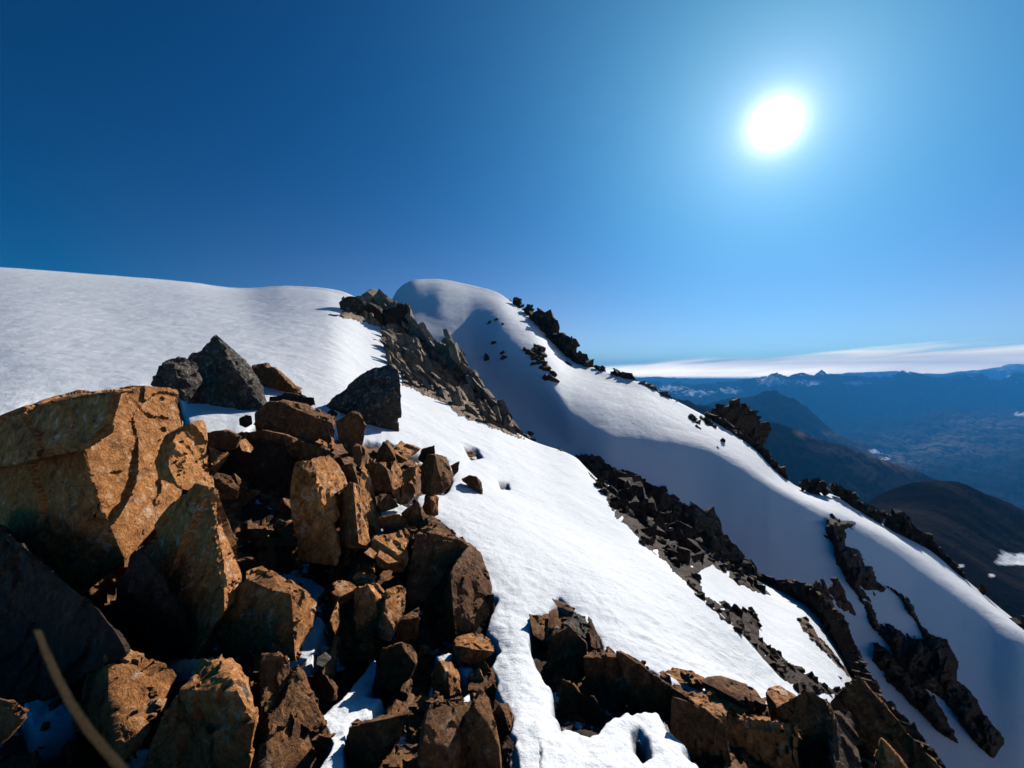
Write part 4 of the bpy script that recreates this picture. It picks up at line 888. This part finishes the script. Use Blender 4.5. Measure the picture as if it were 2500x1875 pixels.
# ---- bedrock ribs: each one weathered mass of tilted slabs
def outcrop(label, polys, n, s0, s1, mat, lean=(0.4, 0.1, 0.8), asp=(1.3, 1.0, 1.1), D=None, lift=-0.12, name='rock_rib', seed=1, det=0.06, ms=None):
    r = random.Random(seed); bm = bmesh.new(); base = None; cnt = 0; t = 0
    if ms is not None: bm, base = massif('', polys, mat, D=D if ms.pop('useD', False) else None, seed=seed+300, ret=True, **ms)
    if not isinstance(polys[0], list): polys = [polys]
    areas = []
    for p in polys:
        a = abs(sum(p[i][0]*p[(i+1) % len(p)][1]-p[(i+1) % len(p)][0]*p[i][1] for i in range(len(p))))/2; areas.append(a)
    while cnt < n and t < n*80:
        t += 1; poly = r.choices(polys, areas)[0]
        x0, x1 = min(p[0] for p in poly), max(p[0] for p in poly); y0, y1 = min(p[1] for p in poly), max(p[1] for p in poly)
        x = r.uniform(x0, x1); y = r.uniform(y0, y1); dd = inpoly(poly, x, y)
        if dd < 0: continue
        sz = s0*(s1/s0)**r.random(); sz = min(sz, max(dd*1.7, s0))
        Dp = D(x, y) if D else hit(x, y)
        if Dp is None: continue
        s_ = sz/F*Dp; p = W(x, y, Dp)
        ax = (Vector(lean)+Vector((r.uniform(-.3, .3), r.uniform(-.3, .3), r.uniform(-.15, .15)))).normalized()
        q = Vector((0, 0, 1)).rotation_difference(ax)
        pts = [q @ v for v in shard_points(r, s_*0.5*asp[0]*r.uniform(.7, 1.2), s_*0.5*asp[1]*r.uniform(.7, 1.2), s_*0.5*asp[2]*r.uniform(.7, 1.1), 10)]
        sub = bmesh.new(); c = p+Vector((0, s_*0.15, s_*lift))
        hull_into(sub, [c+v for v in pts])
        roughen(sub, max(s_*0.16, Dp*0.011), s_*det*0.6, r.randrange(9999), s_*0.5, 4)
        me = bpy.data.meshes.new('tmp'); sub.to_mesh(me); sub.free(); bm.from_mesh(me); bpy.data.meshes.remove(me)
        if base is None or c.z < base.z: base = c.copy()
        cnt += 1
    if base is None: bm.free(); return None
    o = finish(name, bm, mat, base, None, 30)
    return tag(o, label, 'rock outcrop')

DC = lambda x, y: float(curve(C0, np.array([float(x)]))[1][0])
ribC = [(832, 770), (850, 745), (880, 740), (905, 745), (935, 735), (975, 742), (995, 745), (1000, 775), (1020, 800), (1060, 840), (1075, 855), (1105, 835), (1118, 850), (1125, 890), (1165, 920), (1185, 960), (1210, 985), (1240, 1010), (1262, 1050), (1305, 1072), (1280, 1070), (1225, 1050), (1170, 1028), (1120, 1010), (1095, 980), (1050, 965), (985, 935), (980, 910), (950, 890), (945, 860), (935, 820), (930, 790), (880, 780)]
def DribC(x, y):
    d = float(np.interp(x, [830, 900, 960, 1000, 1100, 1200, 1310], [37, 33, 28, 24, 18.5, 15.4, 13.6]))
    return min(d, (hit(x, y) or 99)*0.985)
outcrop('long grey brown rock rib descending across the middle of the snow', ribC, 170, 44, 150, RIB, (0.6, -0.3, -0.75), (0.42, 0.42, 2.1), D=DribC, seed=3, det=0.08, lift=0.1, ms=dict(lift=1.0, cell=44, cap=50, step=3.4, useD=True, fine=0.4))
band = [(1405, 1112), (1430, 1110), (1465, 1115), (1500, 1150), (1530, 1145), (1560, 1170), (1595, 1185), (1625, 1200), (1690, 1245), (1750, 1262), (1765, 1310), (1800, 1340), (1840, 1395), (1885, 1455), (1860, 1450), (1800, 1425), (1740, 1380), (1700, 1400), (1720, 1450), (1760, 1470), (1850, 1500), (1860, 1560), (1960, 1640), (2060, 1700), (1950, 1690), (1900, 1650), (1830, 1570), (1740, 1490), (1690, 1440), (1620, 1370), (1570, 1330), (1540, 1290), (1500, 1260), (1470, 1200), (1440, 1160)]
outcrop('dark broken rock band beyond the right edge of the near snow slope', band, 150, 22, 80, DARK, (-0.2, 0.1, 1.0), (1.0, 0.8, 1.4), seed=5, lift=0.05, ms=dict(lift=0.6, cell=34, cap=45, step=4, fine=0.5))
outcrop('tall grey cliff faced rock with a pointed foot in the dark rock band', [(1700, 1250), (1748, 1258), (1765, 1300), (1800, 1345), (1845, 1400), (1884, 1452), (1840, 1440), (1780, 1410), (1740, 1380), (1715, 1320)], 26, 60, 130, GREY, (-0.5, 0.0, 1.0), (0.9, 0.6, 1.7), D=lambda x, y: 9.6, seed=6)
outcrop('brown rib of broken rock between the second snow strip and the shaded bowl', [(1908, 1412), (1960, 1420), (2000, 1440), (2040, 1490), (2060, 1500), (2080, 1560), (2110, 1620), (2150, 1690), (2230, 1770), (2310, 1875), (2280, 1875), (2200, 1790), (2120, 1690), (2090, 1650), (2030, 1570), (2010, 1530), (1980, 1480), (1930, 1450)], 95, 22, 62, SCREE, (-0.4, 0.1, 1.0), (1.0, 0.8, 1.3), D=lambda x, y: min(hit(x, y) or 99, float(np.interp(x, [1900, 2000, 2100, 2200, 2330], [9.2, 8.2, 6.6, 5.0, 3.9]))), seed=8, ms=dict(lift=0.7, cell=26, cap=22, step=3.5, useD=True))
for lb_, pl_, sd_ in (('left one of two black rock fangs standing in the blue shaded snow', [(1990, 1430), (2015, 1425), (2035, 1460), (2030, 1490), (2010, 1470)], 9), ('right one of two black rock fangs standing in the blue shaded snow', [(2034, 1430), (2045, 1422), (2062, 1440), (2084, 1497), (2060, 1490), (2040, 1460)], 90)):
    outcrop(lb_, pl_, 16, 26, 46, DARK, (-0.5, 0, 1), (0.6, 0.5, 1.6), D=lambda x, y: 10.4, seed=sd_)
outcrop('narrow brown rock spine dividing the second snow strip', [(1945, 1508), (1965, 1508), (1985, 1530), (2005, 1560), (2040, 1600), (2090, 1655), (2080, 1660), (2030, 1610), (1990, 1570), (1960, 1540)], 30, 16, 34, SCREE, (-0.7, 0.1, 0.8), (0.9, 0.7, 1.5), seed=10, ms=dict(lift=0.7, cell=22, cap=16, step=3))
ribF = [[(2020, 1264), (2090, 1272), (2085, 1283), (2060, 1292), (2066, 1300), (2062, 1330), (2100, 1345), (2112, 1380), (2130, 1380), (2140, 1420), (2170, 1440), (2120, 1440), (2100, 1430), (2130, 1480), (2150, 1530), (2200, 1570), (2190, 1590), (2160, 1560), (2130, 1530), (2110, 1480), (2070, 1420), (2040, 1360), (2036, 1330), (2022, 1310), (2016, 1285)],
        [(2170, 1432), (2190, 1440), (2230, 1480), (2245, 1520), (2268, 1548), (2310, 1560), (2338, 1610), (2338, 1660), (2380, 1700), (2400, 1740), (2452, 1800), (2452, 1815), (2425, 1850), (2380, 1810), (2330, 1740), (2300, 1700), (2260, 1680), (2220, 1650), (2190, 1620), (2165, 1560), (2165, 1520), (2200, 1540), (2215, 1560), (2260, 1560), (2235, 1520), (2200, 1460)],
        [(2140, 1570), (2160, 1580), (2180, 1600), (2230, 1640), (2260, 1680), (2300, 1730), (2340, 1812), (2300, 1790), (2230, 1720), (2190, 1680), (2150, 1640), (2180, 1660), (2130, 1610)]]
for i_, lb_ in enumerate(('upper part of the black rock rib with a beak shaped head', 'broad lower lobe of the black rock rib in the blue shaded snow', 'narrow black rock tongue pointing down beside the broad lower lobe')):
    outcrop(lb_, ribF[i_], (60, 70, 40)[i_], 26, 70, DARK, (0.5, -0.2, -0.8), (0.6, 0.6, 1.4), seed=12+i_*5, lift=-0.15, ms=dict(lift=0.8, cell=44, cap=36, step=4))
# ---- skyline rocks
outcrop('dark cliff on the skyline just right of the snowy summit', [(1300, 788), (1312, 768), (1325, 762), (1348, 768), (1358, 795), (1380, 812), (1395, 822), (1402, 850), (1425, 870), (1448, 893), (1425, 888), (1390, 868), (1360, 852), (1345, 825), (1310, 805)], 60, 34, 64, DARK, (-0.3, 0.0, 1.0), (1.0, 0.9, 1.25), D=lambda x, y: DC(x, y)*0.97, seed=14)
for lb_, pl_, n_ in (('long strip of black rocks on the crest just right of the dome', [(1220, 728), (1238, 738), (1260, 762), (1280, 783), (1262, 778), (1240, 757)], 16), ('small black spiky rock on the skyline right of the dome', [(1250, 738), (1262, 729), (1270, 745)], 7), ('low black rock on the skyline between the spiky rock and the cliff', [(1280, 753), (1290, 749), (1308, 762), (1298, 768)], 7)):
    outcrop(lb_, pl_, n_, 17, 26, DARK, (-0.3, 0, 1), D=lambda x, y: DC(x, y)*0.97, seed=15+n_)
outcrop('upper dark rock just under the skyline cliff', [(1303, 818), (1320, 810), (1342, 832), (1330, 840)], 9, 22, 32, DARK, D=lambda x, y: DC(x, y)*0.93, seed=16)
outcrop('lower dark rock under the skyline cliff', [(1310, 838), (1328, 835), (1342, 855), (1325, 852)], 8, 20, 28, DARK, D=lambda x, y: DC(x, y)*0.93, seed=166)
outcrop('dark rock chain dropping from the crest into the blue shade', [(1284, 858), (1300, 850), (1320, 850), (1322, 880), (1342, 905), (1362, 932), (1335, 930), (1330, 905), (1305, 890), (1302, 870)], 34, 24, 36, DARK, seed=17)
outcrop('tiny dark rock on the crest just below the skyline cliff', [(1450, 895), (1466, 893), (1482, 906), (1466, 905)], 7, 13, 18, DARK, D=lambda x, y: DC(x, y)*0.98, seed=18)
outcrop('low dark rock heap on the crest above the far valley', [(1490, 910), (1512, 905), (1548, 920), (1554, 934), (1520, 928)], 20, 16, 26, DARK, D=lambda x, y: DC(x, y)*0.98, seed=181)
outcrop('layered brown rock ledge on the crest', [(1554, 930), (1580, 936), (1607, 950), (1610, 960), (1580, 952)], 20, 16, 26, SCREE, (0.1, 0, 1), (1.5, 1.0, 0.7), D=lambda x, y: DC(x, y)*0.98, seed=19)
outcrop('flat topped brown rock block set in the crest below the ledge', [(1588, 960), (1620, 960), (1642, 974), (1643, 988), (1610, 982)], 20, 20, 30, SCREE, (0.1, 0, 1), (1.5, 1.0, 0.8), D=lambda x, y: DC(x, y)*0.98, seed=191)
outcrop('dark rocky knob standing behind the crest above the valley', [(1738, 1012), (1760, 995), (1790, 986), (1815, 990), (1832, 1008), (1845, 1030), (1870, 1045), (1858, 1060), (1866, 1090), (1860, 1110), (1820, 1090), (1770, 1050)], 60, 34, 70, DARK, (-0.3, 0, 1), D=lambda x, y: 29.0, seed=20)
outcrop('broken dark crest rocks in front of the rocky knob', [(1700, 1000), (1730, 1005), (1770, 1030), (1800, 1055), (1840, 1080), (1880, 1105), (1885, 1125), (1920, 1150), (1945, 1190), (1900, 1165), (1870, 1140), (1840, 1115), (1810, 1085), (1790, 1070), (1750, 1030)], 100, 20, 36, DARK, (0.5, 0, -0.6), (1.0, 0.9, 1.5), D=lambda x, y: DC(x, y)*0.98, seed=21)
outcrop('left one of two dark rocks lying on the lit snow below the crest', [(1680, 1018), (1700, 1025), (1724, 1048), (1715, 1054), (1690, 1037)], 12, 17, 24, DARK, (-0.7, 0, 0.6), seed=22)
outcrop('right one of two dark rocks lying on the lit snow below the crest', [(1704, 1015), (1722, 1020), (1742, 1043), (1733, 1045), (1715, 1030)], 12, 16, 22, DARK, (-0.7, 0, 0.6), seed=221)
outcrop('brown block and dark boulder closing the upper end of the black rib', [[(1958, 1180), (1990, 1172), (2010, 1190), (2030, 1205), (2035, 1235), (2040, 1250), (2022, 1250), (2000, 1220), (1975, 1200)]], 30, 22, 50, DARK, (0.5, 0, -0.7), D=lambda x, y: DC(x, y)*0.965, seed=23)
for lb_, pl_, n_ in (('line of dark rocks on the crest right of the brown block', [(2025, 1183), (2045, 1186), (2075, 1203), (2120, 1233), (2142, 1248), (2172, 1282), (2158, 1282), (2110, 1250), (2050, 1208)], 30), ('dark broken rocks where the right hand crest drops steeply', [(2160, 1256), (2200, 1248), (2225, 1278), (2245, 1303), (2272, 1310), (2292, 1340), (2332, 1380), (2402, 1438), (2412, 1452), (2340, 1398), (2290, 1362), (2250, 1333), (2205, 1302)], 60), ('dark rock patch jutting into the shaded snow below the right hand crest', [(2158, 1275), (2180, 1283), (2200, 1298), (2242, 1333), (2242, 1348), (2205, 1322), (2180, 1297)], 22)):
    outcrop(lb_, pl_, int(n_*1.3), 20, 38, DARK, (0.5, 0, -0.6), (1.0, 0.9, 1.5), D=lambda x, y: DC(x, y)*0.985, seed=24+n_)
outcrop('dark rock at the right edge where the crest leaves the picture', [(2478, 1512), (2500, 1500), (2540, 1530), (2540, 1590), (2500, 1570)], 14, 24, 50, DARK, D=lambda x, y: DC(x, y)*0.96, seed=25)
# ---- boulders at the top of the middle rib
BG = 'boulders at the top of the middle rib'
def D_(x, y): return 22.0
rock('rounded tan and black boulder crowning the top of the middle rib', RIB, (45, [('F', [(875, 730), (895, 712), (908, 722), (905, 740), (895, 748), (880, 745)]), ('S', [(895, 712), (912, 706), (925, 715), (932, 730), (930, 740), (905, 740), (908, 722)])]), thick=0.5, group=BG, fine=0.01, rough=1.4)
rock('dark egg shaped boulder at the left of the rib top', DARK, (45, [('F', [(830, 740), (848, 726), (862, 724), (890, 738), (892, 760), (875, 775), (850, 774), (835, 762)])]), thick=0.5, group=BG, fine=0.01, rough=1.4)
rock('brown boulder below the crowning one on the rib', DARK, (45, [('F', [(880, 780), (886, 752), (900, 738), (922, 750), (932, 768), (935, 795), (915, 790)]), ('R', [(922, 750), (930, 752), (938, 775), (935, 795), (932, 768)])]), thick=0.5, group=BG, fine=0.01, rough=1.4)
rock('dark block with a horn shaped point on the rib skyline', DARK, (45, [('F', [(935, 760), (958, 752), (975, 742), (985, 740), (994, 748), (990, 765), (1010, 790), (1008, 812), (975, 820), (945, 800)])]), thick=0.5, group=BG, fine=0.01, rough=1.4)
rock('sharp dark tooth of rock on the right side of the rib', RIB, (16.6, [('F', [(1092, 848), (1110, 836), (1114, 860), (1118, 890), (1100, 870)]), ('R', [(1110, 836), (1116, 838), (1124, 885), (1118, 890), (1114, 860)])]), thick=0.4, group=BG, fine=0.01)
for i, (x, y, sz) in enumerate(((812, 766, 22), (916, 829, 8))):
    stone(x, y, sz, DARK, ['dark flat stone lying on the left snowfield below the rib top', 'tiny dark stone on the shaded snow left of the rib'][i], 'stones on the upper snow', asp=1.3)
for x, y, sz, lb in ((1192, 788, 16, 'upper left one of two small dark stones high on the summit slope'), (1212, 780, 12, 'small dark stone above its neighbour high on the summit slope'), (1228, 790, 13, 'small dark stone furthest right of the high summit slope group'),
                     (1205, 837, 16, 'flat dark stone at the top of the three in the blue shade'), (1228, 862, 17, 'middle stone of the dark chain in the blue shaded snow'), (1233, 874, 17, 'lower right dark stone in the blue shaded snow'), (1188, 875, 26, 'largest dark stone alone in the upper blue shade'),
                     (1392, 888, 16, 'dark flat stone on the lit snow left of the crest'), (1766, 1076, 17, 'lone dark stone on the lit snow in front of the crest'), (1755, 1092, 8, 'tiny dark fleck of stone on the lit snow below the crest'), (2018, 1312, 12, 'small dark stone left of the black rib in the blue snow'),
                     (1368, 1098, 12, 'thin dark sliver of stone at the rounded rim of the near snow'), (1296, 1060, 18, 'dark pointed stone near the lower end of the middle rib'), (1572, 1620, 13, 'small brown stone on the snow just above the diagonal slab'), (1580, 1632, 12, 'dark stone tucked beneath the small brown one on the snow rim'), (2052, 1655, 10, 'small dark stone on the tip of the second snow strip')):
    stone(x, y, sz, DARK, lb, 'single stones lying on the snow', asp=1.15)
scatter(band, 60, 12, 30, [SCREE, DARK, SCREE], 'small dark brown stone in the scree band beyond the near snow slope', 'stones of the scree band')
scatter([(1560, 1640), (1700, 1650), (1900, 1690), (1960, 1700), (1900, 1720), (1700, 1690)], 12, 10, 24, [OCHRE, BROWN], 'small tan stone along the lower rim of the near snow slope', 'tan stones along the snow rim')

# ---- dry grass blade close to the lens at the lower left
def grass_blade():
    m, t, p = pmat('dry_grass'); P = wpos(t)
    t.nt.links.new(t.ramp(t.noise(P, 300, 3), [(0.3, (0.02, 0.015, 0.008)), (0.7, (0.055, 0.038, 0.018))]), p.inputs['Base Color'])
    p.inputs['Roughness'].default_value = 0.6; p.inputs['Alpha'].default_value = 0.5; p.inputs['Specular IOR Level'].default_value = 0.05
    bm = bmesh.new(); rows = []
    A = [(82, 1540), (100, 1590), (125, 1650), (160, 1720), (205, 1790), (255, 1850), (320, 1930)]
    for k, (x, y) in enumerate(A):
        D = 0.30-0.012*k; w = 0.6+k*3.0
        c = W(x, y, D); e = W(x+w, y-w*0.35, D+0.004); mid = (c+e)/2+Vector((0, 0.004, -0.002))
        rows.append([bm.verts.new(v) for v in (c, mid, e)])
        rows[-1] += [bm.verts.new(Vector(v.co)+Vector((0, 0.0008, 0))) for v in rows[-1]]
    for a, b in zip(rows[:-1], rows[1:]):
        for i, j in ((0, 1), (1, 2), (4, 3), (5, 4), (3, 0), (2, 5)):
            bm.faces.new((a[i], a[j], b[j], b[i]))
    bm.faces.new((rows[0][0], rows[0][1], rows[0][2], rows[0][5], rows[0][4], rows[0][3]))
    o = finish('grass_blade', bm, m, W(320, 1930, 0.23)); tag(o, 'dry olive grass blade close to the lens at the lower left', 'grass blade')
grass_blade()
